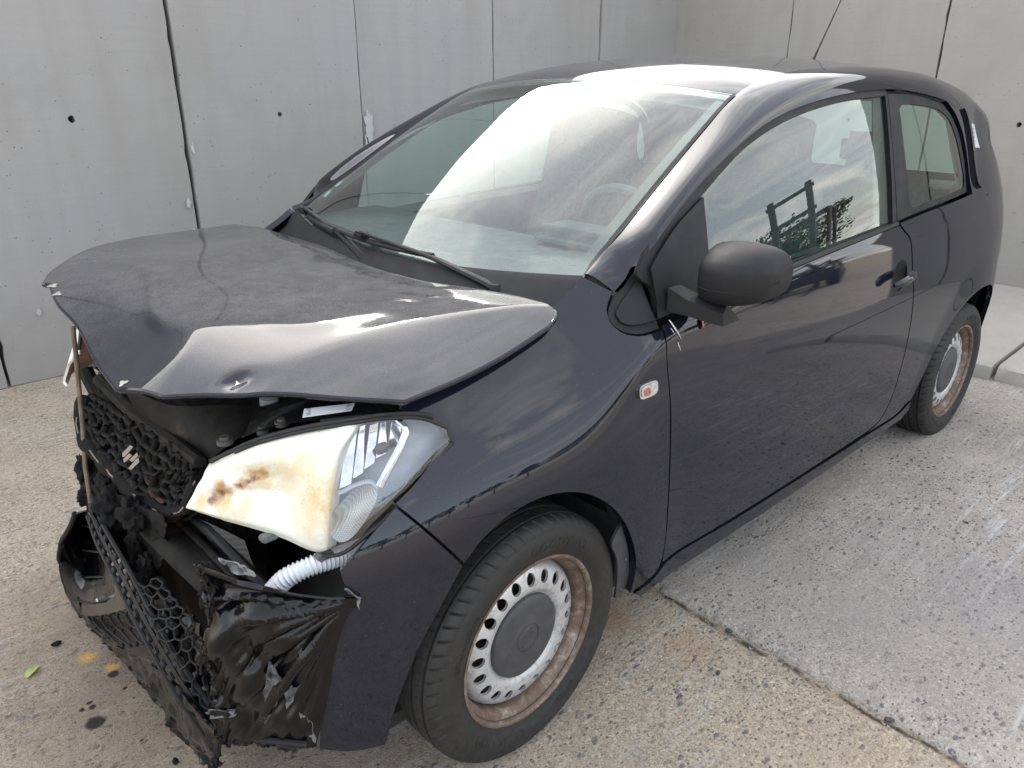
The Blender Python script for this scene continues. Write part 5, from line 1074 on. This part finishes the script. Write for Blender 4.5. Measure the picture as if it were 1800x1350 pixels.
# sticker with print on the inner wing
f = quad_patch([[(0.355, 0.568, 0.858), (0.314, 0.585, 0.858), (0.279, 0.612, 0.861)], [(0.366, 0.580, 0.848), (0.326, 0.600, 0.848), (0.293, 0.622, 0.853)]], 4, 4)
def on(f, u0, u1, v0, v1, off): return [tuple(np.array(f(u, v))+np.array([.0, .3, 1])*off) for u, v in ((u0, v0), (u0, v1), (u1, v1), (u1, v0))]
q = MB(); q.add(on(f, 0, 1, 0, 1, .004), [(0, 1, 2, 3)]); sk = q.build('warning_sticker', 'sticker_white', iw, smooth=False)
for k in range(5):
    for j in range(3):
        u = .10+.17*k; v0 = .05+.33*j; q = MB(); q.add(on(f, u, u+.09, v0+.02*((k*7+j) % 3), v0+.26-.04*((k+j) % 3), .0055), [(0, 1, 2, 3)]); q.build('print_line', 'sticker_print', sk, smooth=False)
for p, r in (((0.380, 0.525, 0.827), .010), ((0.406, 0.500, 0.811), .009), ((0.464, 0.470, 0.799), .012), ((0.201, 0.652, 0.849), .008)):
    q = MB(); q.lathe([(.0005, .010), (r*.7, .010), (r*.75, .005), (r*1.2, .004), (r*1.25, -.004)], p, 'z', 14); q.build('bolt', 'steel_dark', iw)
p = (0.304, 0.310, 0.770); q = MB(); q.lathe([(.0005, .022), (.020, .020), (.021, .002), (.021, -.02)], p, 'z', 24); cpw = q.build('filler_cap', 'cap_white', CAR); q = MB(); q.lathe([(.021, .002), (.033, .0), (.036, -.012), (.034, -.03)], p, 'z', 24); q.build('cap_collar', 'cap_blue', cpw)
# hinge spring seen by the rear of the hood
q = MB(); q.tube([(-0.100, 0.620, 0.891), (-0.125, 0.645, 0.904)], .012, 10); q.build('hood_hinge', 'steel_dark', CAR)
# radiator, bumper beam, undertray
q = MB(); q.box((.43, .02, .47), (.03, .74, .40), bev=.005); rad = q.build('radiator', 'burnt_plate', CAR)
for k in range(34):
    q = MB(); q.box((.4475, .02, .285+.0112*k), (.006, .72, .0035)); q.build('radiator_fin', 'steel_dark', rad, smooth=False)
q = MB(); q.tube([(0.515, -0.082, 0.479), (0.520, 0.173, 0.502), (0.515, 0.368, 0.513), (0.490, 0.495, 0.470)], [.026, .028, .028, .024], 12, flat=1.5, up=(1, 0, 0)); bm_ = q.build('bumper_beam', 'burnt_plate', CAR)
q = MB(); q.tube([(0.500, 0.043, 0.526), (0.500, 0.283, 0.545), (0.490, 0.450, 0.530), (0.470, 0.491, 0.477)], [.008]*4, 8); q.build('beam_rib', 'burnt_plate', bm_)
q = MB(); q.tube([(0.490, 0.160, 0.548), (0.490, 0.391, 0.591), (0.470, 0.511, 0.546), (0.450, 0.555, 0.515)], [.010]*4, 8); q.build('beam_rib', 'plastic_black', bm_)
G = patch([[(0.490, 0.230, 0.557), (0.490, 0.427, 0.614), (0.480, 0.534, 0.630)], [(0.480, 0.279, 0.514), (0.470, 0.403, 0.530), (0.460, 0.514, 0.549)], [(0.470, 0.390, 0.489), (0.460, 0.477, 0.504), (0.450, 0.559, 0.530)]], 6, 6); q = MB(); q.grid(G)
t = NT('lamp_mesh_dark'); d = t.voro(260, rand=.1); MAT['lamp_mesh_dark'] = t.done(t.bsdf(t.ramp(d, [(.25, (.006, .006, .006)), (.5, (.10, .10, .105))]), .5, .2, normal=t.bump(d, .5, .004)))
q = MB(); q.grid(G); q.build('intake_screen', 'lamp_mesh_dark', CAR)
q = MB(); q.grid(patch([[(.36, -.62, .20), (.50, -.35, .17), (.53, 0, .16), (.50, .35, .17), (.40, .62, .20)], [(.10, -.66, .19), (.10, -.35, .18), (.10, 0, .18), (.10, .35, .18), (.10, .66, .19)]], 4, 6)); q.build('undertray', 'burnt_plate', CAR)
q = MB(); q.grid(patch([[(.44, -.40, .20), (.47, 0, .19), (.45, .45, .20)], [(.43, -.42, .42), (.45, 0, .42), (.43, .46, .42)], [(.40, -.42, .62), (.43, 0, .62), (.40, .46, .62)]], 5, 6)); q.build('crash_panel', 'burnt_plate', CAR)
# corrugated hose
hp = resample([(0.301, 0.640, 0.587), (0.363, 0.657, 0.604), (0.418, 0.654, 0.607), (0.455, 0.639, 0.594), (0.475, 0.619, 0.564)], 110); q = MB(); q.tube([tuple(p) for p in hp], [.0165+.0022*math.sin(i*2*math.pi/4.0) for i in range(110)], 16); q.build('corrugated_hose', 'hose_white', CAR)
# charred foam and ash clumps hanging in the front
def clump(name, c, r, mat, parent, sq=(1, 1, 1), amp=.5, sc=2.2, sub=4):
    bm = bmesh.new(); bmesh.ops.create_icosphere(bm, subdivisions=sub, radius=1)
    for v in bm.verts:
        d = 1+amp*mnoise.fractal(v.co*sc+Vector(c)*40, .7, 2.1, 6); v.co = Vector((v.co.x*sq[0], v.co.y*sq[1], v.co.z*sq[2]))*d*r+Vector(c)
    me = bpy.data.meshes.new(name); bm.to_mesh(me); bm.free(); me.polygons.foreach_set('use_smooth', [True]*len(me.polygons)); return link(name, me, mat, parent)
for c, r, sq, mt in (((0.565, -0.196, 0.450), .030, (1, 1.2, 1.3), 'charred'), ((0.570, 0.013, 0.505), .042, (.8, 1.4, .9), 'charred'), ((0.565, 0.171, 0.555), .034, (.8, 1.2, 1), 'charred'), ((0.560, -0.019, 0.406), .034, (.7, 1, 1.5), 'charred'), ((0.560, 0.094, 0.431), .030, (.7, .8, 1.6), 'charred'), ((0.565, 0.171, 0.420), .022, (.7, .8, 1.7), 'charred'), ((0.565, 0.172, 0.324), .030, (.7, .9, 1.5), 'ash'), ((0.560, 0.254, 0.324), .030, (.6, 1.0, 1.6), 'ash'), ((0.565, 0.390, 0.352), .024, (.8, 1, 1.2), 'charred'), ((0.565, 0.395, 0.291), .028, (.8, .9, 1.2), 'charred'), ((0.570, -0.209, 0.507), .022, (.8, 1, 2.0), 'charred'), ((0.550, -0.091, 0.516), .030, (.8, 1.3, 1), 'charred'), ((0.570, 0.403, 0.204), .026, (.8, 1, 1.2), 'melted_plastic'), ((0.575, 0.517, 0.419), .020, (.8, .8, 1.8), 'melted_plastic')):
    if mt == 'ash' and 'ash' not in MAT:
        t = NT('ash'); n = t.noise(55, 7, .75); MAT['ash'] = t.done(t.bsdf(t.ramp(n, [(.35, (.03, .03, .03)), (.55, (.13, .13, .135)), (.75, (.24, .24, .25))]), .95, normal=t.bump(n, .8, .008)))
    clump('burnt_foam', c, r, mt, CAR, sq)
# lower bumper, torn loose: notched strip, lower grille, air intake corner and ragged lip
st = resample([(0.600, -0.077, 0.481), (0.612, 0.033, 0.468), (0.615, 0.180, 0.435), (0.615, 0.310, 0.384), (0.608, 0.426, 0.328), (0.585, 0.525, 0.243)], 62)
q = MB(); q.tube([tuple(p) for p in st], .010, 4, flat=.45, up=(1, 0, 0)); ns = q.build('notched_strip', 'plastic_black', CAR, sharp=30)
tn = np.gradient(st, axis=0); tn /= np.linalg.norm(tn, axis=1, keepdims=True); fw = np.array([.75, .6, .15]); sd = np.cross(tn, fw); sd /= np.linalg.norm(sd, axis=1, keepdims=True)
for k in range(2, 60, 3):
    for sgn in (1, -1):
        M = Matrix((tuple(tn[k]), tuple(sd[k]), tuple(np.cross(tn[k], sd[k])))).transposed().to_quaternion(); q = MB(); q.box(tuple(st[k+(1 if sgn > 0 else 0)]+sd[k]*sgn*.014), (.016, .014, .008), rot=M, bev=.002); q.build('notch_tooth', 'plastic_black', ns)
q = MB(); q.tube([tuple(p+s_*.026) for p, s_ in zip(st, sd)], .005, 6); q.build('strip_edge', 'plastic_black', ns)
q = MB(); q.tube([tuple(p-s_*.026) for p, s_ in zip(st, sd)], .005, 6); q.build('strip_edge', 'plastic_black', ns)
lg = quad_patch([[(0.612, 0.210, 0.421), (0.612, 0.341, 0.398), (0.605, 0.446, 0.350), (0.585, 0.511, 0.266)], [(0.595, 0.272, 0.460), (0.590, 0.389, 0.435), (0.580, 0.474, 0.395), (0.575, 0.524, 0.324)], [(0.575, 0.323, 0.484), (0.570, 0.419, 0.462), (0.565, 0.494, 0.438), (0.565, 0.535, 0.373)]], 6, 6)
honeycomb('lower_grille', lg, 10, 3, .0020, 'plastic_black', CAR, .002, .05, 1.3)
G = patch([[(0.608, 0.005, 0.505), (0.600, -0.141, 0.443), (0.618, -0.162, 0.432)], [(0.610, 0.045, 0.466), (0.570, -0.381, 0.255), (0.628, -0.236, 0.357)], [(0.612, 0.101, 0.428), (0.572, -0.420, 0.144), (0.640, -0.356, 0.243)], [(0.614, 0.162, 0.403), (0.600, -0.270, 0.135), (0.636, -0.447, 0.065)], [(0.615, 0.235, 0.385), (0.620, -0.011, 0.227), (0.630, -0.333, 0.036)]], 8, 8)
for i in range(G.shape[0]):
    for j in range(G.shape[1]): G[i, j] += np.array([.9, .3, .2])*(.006*(1-2*abs(mnoise.noise(Vector((i*.10, j*.42, 3)))))+.004*fbm(G[i, j], 20, 4))
ic = thick('intake_corner', G, 'melted_plastic', CAR, .004)
q = MB(); q.tube([tuple(p) for p in G[:, -1]], .006, 8); q.build('corner_rim', 'plastic_black', ic)
for k in range(4): q = MB(); q.tube([tuple(G[6+7*k, -1]+np.array([.004, 0, 0])), tuple(G[6+7*k, -8]+np.array([.006, 0, 0])), tuple(G[6+7*k, -14])], .003, 6); q.build('corner_rib', 'plastic_black', ic)
# crumpled sheets of plastic hanging in the gap behind
for kk, net in enumerate(([[(0.575, -0.200, 0.494), (0.560, -0.025, 0.532), (0.550, 0.181, 0.580), (0.550, 0.366, 0.630)], [(0.575, -0.174, 0.428), (0.555, -0.070, 0.419), (0.545, 0.099, 0.456), (0.535, 0.250, 0.503)], [(0.580, -0.083, 0.400), (0.560, -0.029, 0.354), (0.550, 0.082, 0.359), (0.530, 0.163, 0.385)]], [[(0.570, 0.154, 0.414), (0.560, 0.237, 0.395), (0.560, 0.393, 0.428), (0.565, 0.513, 0.488)], [(0.575, 0.198, 0.366), (0.555, 0.238, 0.319), (0.555, 0.355, 0.332), (0.570, 0.513, 0.414)], [(0.580, 0.325, 0.356), (0.570, 0.356, 0.313), (0.570, 0.426, 0.301), (0.575, 0.516, 0.332)]])):
    Gc = patch(net, 12, 14)
    for i in range(Gc.shape[0]):
        for j in range(Gc.shape[1]): Gc[i, j] += np.array([.9, .4, .1])*(.016*fbm(Gc[i, j], 14, 3)+.010*(1-2*abs(mnoise.noise(Vector(Gc[i, j])*22))))
    thick('crumpled_sheet', Gc, 'charred' if kk == 0 else 'melted_plastic', CAR, .003)
q = MB(); q.lathe([(.0005, .0035), (.0045, .003), (.005, 0)], (0.622, -0.125, 0.201), 'x', 12); q.build('white_clip', 'cap_white', ic)
for p in ((0.642, -0.321, 0.275), (0.640, -0.378, 0.188)): q = MB(); q.box(p, (.012, .02, .014), bev=.003); q.build('snapped_lug', 'plastic_black', ic)
ig = quad_patch([[(0.628, -0.238, 0.091), (0.620, 0.026, 0.251), (0.615, 0.259, 0.396)], [(0.626, -0.155, 0.092), (0.620, 0.079, 0.236), (0.615, 0.289, 0.375)], [(0.623, -0.018, 0.128), (0.620, 0.187, 0.256), (0.615, 0.339, 0.364)]], 5, 5)
honeycomb('intake_grille', ig, 5, 2, .0024, 'plastic_black', CAR, .001, 0, 1.3)
G = patch([[(0.638, -0.349, 0.092), (0.630, -0.246, 0.069), (0.624, 0.048, 0.162), (0.618, 0.358, 0.300), (0.612, 0.466, 0.306), (0.590, 0.564, 0.260)], [(0.634, -0.453, 0.008), (0.630, -0.198, 0.064), (0.626, 0.087, 0.147), (0.618, 0.299, 0.176), (0.608, 0.426, 0.165), (0.596, 0.532, 0.189)], [(0.615, -0.522, -0.079), (0.610, -0.265, -0.003), (0.606, 0.016, 0.062), (0.600, 0.223, 0.088), (0.595, 0.392, 0.090), (0.588, 0.510, 0.143)]], 8, 14)
for i in range(G.shape[0]):
    for j in range(G.shape[1]): G[i, j] += np.array([.8, .3, .5])*.010*fbm(G[i, j], 26, 4)*(1+1.2*(i > 10))+np.array([.6, .2, .6])*.012*max(0, mnoise.noise(Vector(G[i, j])*14))
thick('bumper_lip', G, 'melted_plastic', CAR, .005)
G = patch([[(0.600, 0.397, 0.182), (0.597, 0.473, 0.209), (0.590, 0.574, 0.275)], [(0.604, 0.443, 0.161), (0.600, 0.501, 0.189), (0.595, 0.559, 0.235)], [(0.606, 0.476, 0.136), (0.602, 0.512, 0.152), (0.600, 0.555, 0.197)]], 6, 6)
for i in range(G.shape[0]):
    for j in range(G.shape[1]): G[i, j] += RNG.normal(size=3)*.0025
thick('bumper_lip_scrap', G, 'charred', CAR, .006)
q = MB(); q.tube([tuple(p) for p in resample([(0.575, 0.501, 0.206), (0.550, 0.570, 0.237), (0.525, 0.647, 0.276), (0.480, 0.690, 0.269)], 20)], .006, 8); q.build('lower_edge_tube', 'plastic_black', CAR)
# hanging prop rod
q = MB(); q.tube([(0.512, -0.280, 0.853), (0.531, -0.250, 0.740), (0.551, -0.220, 0.620), (0.572, -0.180, 0.535), (0.591, -0.120, 0.435)], .0055, 8); simple('rod_rust', (.13, .09, .055), .7, var=.4, vs=40); q.build('prop_rod', 'rod_rust', CAR)
q = MB(); q.tube([(0.483, -0.400, 0.701), (0.476, -0.360, 0.647), (0.474, -0.330, 0.632)], .02, 8); q.build('lock_bracket', 'burnt_plate', CAR)
# wheel-arch flap behind the front wheel
fl = outline([(-.262, .470), (-.300, .385), (-.322, .30), (-.322, .262)], [(-.322, .262), (-.305, .238), (-.285, .243)], [(-.285, .243), (-.280, .30), (-.265, .37), (-.238, .43), (-.262, .470)], step=.015)
fo_ = sheet('arch_flap', fl, skin(-.018), 'plastic_grey', CAR, h=.03, lip=.006)
for x, z in ((-.300, .355), (-.303, .262)):
    p = np.array([x, float(S(x, z))-.017, z]); q = MB(); q.lathe([(.0005, .003), (.005, .002), (.007, 0)], tuple(p), 'y', 12); q.build('rivet', 'steel_dark', fo_)
# streak, dry leaf caught on the door
sk_ = outline([(-.408, .922), (-.4125, .90), (-.418, .875), (-.424, .858), (-.430, .846)], [(-.430, .846), (-.421, .846), (-.414, .872), (-.407, .90), (-.402, .922)], [(-.402, .922), (-.408, .922)], step=.006)
# ------------------------------------------------------------------ small things on the ground and on the car
def thing(name, label, cat_, loc, rz=0, group=None):
    o = bpy.data.objects.new(name, None); COL.objects.link(o); o.location = loc; o.rotation_euler = (0, 0, rz); return tag(o, label, cat_, group)
def leafmesh(name, L, w, curl, mat, loc, rot, label, cat_='leaf'):
    G = []
    for i in range(13):
        u = i/12; hw = w*(min(1, u*9)*min(1, (1-u)*5))**.5*(1-.1*math.sin(9*u)); G.append([(L*(u-.5), hw*v, curl*(v*v*hw/w+.5*math.sin(3*u))*1.0) for v in (-1, -.5, 0, .5, 1)])
    o = thick(name, np.array(G), mat, None, .0006); o.location = loc; o.rotation_euler = rot; return tag(o, label, cat_)
g0 = (0.784, -0.231, 0.000); leafmesh('leaf', .045, .010, .005, 'leaf_green', (g0[0], g0[1], .003), (0, 0, .75), 'small green leaf lying on the concrete at the left')
p0 = (-0.519, 0.800, 0.894); leafmesh('leaf', .040, .008, .008, 'leaf_brown', p0, (1.1, .9, .5), 'dry brown leaf caught on the door under the mirror')
def stone(loc, r, label, mat, seed):
    bm = bmesh.new(); bmesh.ops.create_icosphere(bm, subdivisions=2, radius=1)
    for v in bm.verts:
        d = 1+.45*mnoise.fractal(v.co*1.3+Vector((seed*9., seed, 2)), .8, 2, 3); v.co = Vector((v.co.x*1.4, v.co.y*.9, v.co.z*.55))*d*r
    zmin = min(v.co.z for v in bm.verts)
    for v in bm.verts: v.co.z -= zmin
    me = bpy.data.meshes.new('stone'); bm.to_mesh(me); bm.free(); o = link('stone', me, mat); o.location = loc; o.rotation_euler = (0, 0, seed*1.7); return tag(o, label, 'stone')
simple('stone_dark', (.05, .05, .055), .7, var=.4, vs=80, bump=.4); simple('stone_pale', (.25, .24, .22), .8, var=.3, vs=80, bump=.4)
for (q, r, lab, mt, sd) in (((-0.657, 0.879, 0.000), .008, 'flat dark stone chip beside the slab crack nearest the car', 'stone_dark', 1), ((-0.500, 0.948, 0.000), .006, 'round black pebble on the tan concrete below the slab crack', 'stone_dark', 2), ((-0.663, 1.307, 0.000), .008, 'grey-edged dark chip just below the crack at lower right', 'stone_dark', 3), ((-1.703, 1.127, 0.017), .005, 'tiny dark pebble on the raised slab at far right', 'stone_dark', 4), ((-0.278, 0.813, 0.000), .005, 'pale pebble on the concrete right of the front tyre', 'stone_pale', 5)):
    stone((q[0], q[1], q[2]-.0005), r, lab, mt, sd)
def frag(q, r, lab, sd):
    o = stone(q, r, lab, 'charred', sd); o.name = 'plastic_fragment'; o['category'] = 'fragment'; return o
frag((0.711, -0.304, 0.000), .009, 'small burnt plastic fragment lying left of the bumper', 11); frag((0.616, 0.294, 0.000), .007, 'burnt scrap on the ground at the bottom edge below the bumper', 12)
# broken crumbs along the slab joint
mb = MB()
for k in range(420):
    y = -.6+3.2*RNG.random(); x = -.655+RNG.normal()*.010+.012*abs(RNG.normal()); r = .0015+.0035*RNG.random()**2
    c = Vector((x, y, r*.4)); P = [c+Vector((RNG.normal(), RNG.normal(), abs(RNG.normal())*.6)).normalized()*r*(1.4 if i else 1) for i in range(6)]
    mb.add([tuple(p) for p in P], [(0, 1, 2), (0, 2, 3), (0, 3, 4), (0, 4, 5), (1, 2, 5), (2, 3, 4), (1, 5, 4), (1, 4, 2)])
tag(mb.build('crumbled_concrete', 'stone_pale', smooth=False), 'crumbs of broken concrete along the slab joint', 'rubble', kind='stuff')
# pale streak on the door
simple('streak_white', (.55, .55, .53), .8, var=.2)
for k, (x0, z0, l, w_) in enumerate(((-.410, .915, .045, .0035), (-.417, .868, .022, .002), (-.404, .900, .016, .0015))):
    s_ = outline([(x0, z0), (x0-.010*l/.045, z0-l*.5), (x0-.020*l/.045, z0-l)], [(x0-.020*l/.045, z0-l), (x0-.010*l/.045+w_*1.3, z0-l*.5), (x0+w_, z0)], [(x0+w_, z0), (x0, z0)], step=.004)
    sheet('dried_streak', s_, skin(.0012), 'streak_white', sides[0][1], h=None, lip=0)

# ------------------------------------------------------------------ the yard behind the photographer, seen in the paint and the side window
def forklift(loc, rz):
    t = thing('forklift', 'dark forklift truck with its mast raised, parked across the yard', 'forklift', loc, rz)
    def P(nm, mb_, mt, sharp=35):
        o = mb_.build(nm, mt, None, sharp=sharp); o.parent = t; return o
    for s in (-1, 1):
        q = MB(); q.box((.95, .24*s, 1.36), (.10, .085, 2.6), bev=.01); mr_ = P('mast_rail', q, 'steel_dark')
        q = MB(); q.tube([(1.10, .20*s, .12), (1.14, .20*s, .06), (2.1, .20*s, .05)], [.05, .05, .02], 6, flat=.4); P('fork', q, 'steel_dark')
        q = MB(); q.lathe([(.05, .11), (.20, .11), (.29, .08), (.30, 0), (.29, -.08), (.20, -.11), (.05, -.11)], (.70, .46*s, .30), 'y', 24); P('wheel', q, 'rubber')
        q = MB(); q.lathe([(.05, .09), (.16, .09), (.23, .06), (.24, 0), (.23, -.06), (.16, -.09), (.05, -.09)], (-.75, .42*s, .24), 'y', 24); P('wheel', q, 'rubber')
        q = MB(); q.tube([(.55, .42*s, .9), (.35, .42*s, 2.0), (-.55, .42*s, 2.0), (-.75, .42*s, .95)], .035, 8); P('guard_post', q, 'steel_dark')
    for z in (.5, 1.25, 2.10, 2.55): q = MB(); q.box((.95, 0, z), (.06, .62, .07)); P('mast_bar', q, 'steel_dark')
    q = MB(); q.box((1.03, 0, .42), (.05, .85, .40), bev=.01); P('fork_carriage', q, 'steel_dark')
    q = MB(); q.box((-.15, 0, .62), (1.35, .86, .60), bev=.06); P('body', q, 'yard_green')
    q = MB(); q.box((-.80, 0, .70), (.42, .94, .78), bev=.12); P('counterweight', q, 'yard_green')
    q = MB(); q.box((-.15, 0, 1.05), (.45, .45, .14), bev=.04); P('seat', q, 'rubber'); q = MB(); q.box((-.36, 0, 1.30), (.12, .45, .45), bev=.04); P('seat_back', q, 'rubber')
    for k in range(6): q = MB(); q.box((.28-.16*k, 0, 2.03), (.03, .80, .025)); P('guard_bar', q, 'steel_dark')
    q = MB(); q.tube([(.42, 0, .9), (.30, 0, 1.2)], .03, 8); P('steering_column', q, 'rubber')
    return t
simple('yard_green', (.05, .09, .06), .5)
forklift((-9.52, 5.62, .0), math.atan2(-.5, .865)+.12)
# trees at the far side of the yard
simple('bark', (.06, .045, .03), .9); simple('foliage', (.045, .075, .025), .7, var=.5, vs=2.0)
def crown_mesh(seed):
    rg = np.random.default_rng(seed); V = []; Fc = []
    cl = [(rg.normal()*1.1, rg.normal()*1.1, 3.2+rg.random()*2.6, .55+.6*rg.random()) for _ in range(16)]
    for k in range(2200):
        c = cl[k % 16]; d = rg.normal(size=3); d /= np.linalg.norm(d); p = np.array(c[:3])+d*c[3]*(.55+.5*rg.random()); a = rg.normal(size=3); a /= np.linalg.norm(a); b = np.cross(a, d); b /= max(np.linalg.norm(b), 1e-6); r = .09+.08*rg.random(); i = len(V)
        V += [p-a*r, p+b*r*.6, p+a*r, p-b*r*.6]; Fc.append((i, i+1, i+2, i+3))
    me = bpy.data.meshes.new('crown'); me.from_pydata([tuple(v) for v in V], [], Fc); me.materials.append(MAT['foliage']); return me
def trunk_mesh():
    q = MB(); q.tube([(0, 0, -.1), (.05, 0, 1.2), (0, .05, 2.4), (.05, .1, 4.2)], [.17, .14, .11, .04], 8)
    for a in range(5): q.tube([(0, .05, 2.1+.2*a), (.6*math.cos(a*1.3), .6*math.sin(a*1.3), 3.0+.25*a), (1.2*math.cos(a*1.3), 1.2*math.sin(a*1.3), 3.7+.3*a)], [.07, .045, .02], 6)
    o = q.build('trunk', 'bark'); me = o.data; bpy.data.objects.remove(o); return me
CM = [crown_mesh(k) for k in range(3)]; TM = trunk_mesh()
words = ['first', 'second', 'third', 'fourth', 'fifth', 'sixth', 'seventh', 'eighth', 'ninth', 'tenth', 'eleventh', 'twelfth']
for k in range(12):
    a = R(150-8.0*k); d = 33+4*math.sin(k*2.3); t = thing('broadleaf_tree', f'leafy tree across the yard, {words[k]} in the row counted from the rear wall', 'tree', (-1+d*math.cos(a), .8+d*math.sin(a), 0), k*1.1, 'trees along the far side of the yard'); t.scale = (1.1, 1.1, .75+.22*math.sin(k*1.9)**2)
    for nm, me in (('crown', CM[k % 3]), ('trunk', TM)): o = bpy.data.objects.new(nm, me); COL.objects.link(o); o.parent = t
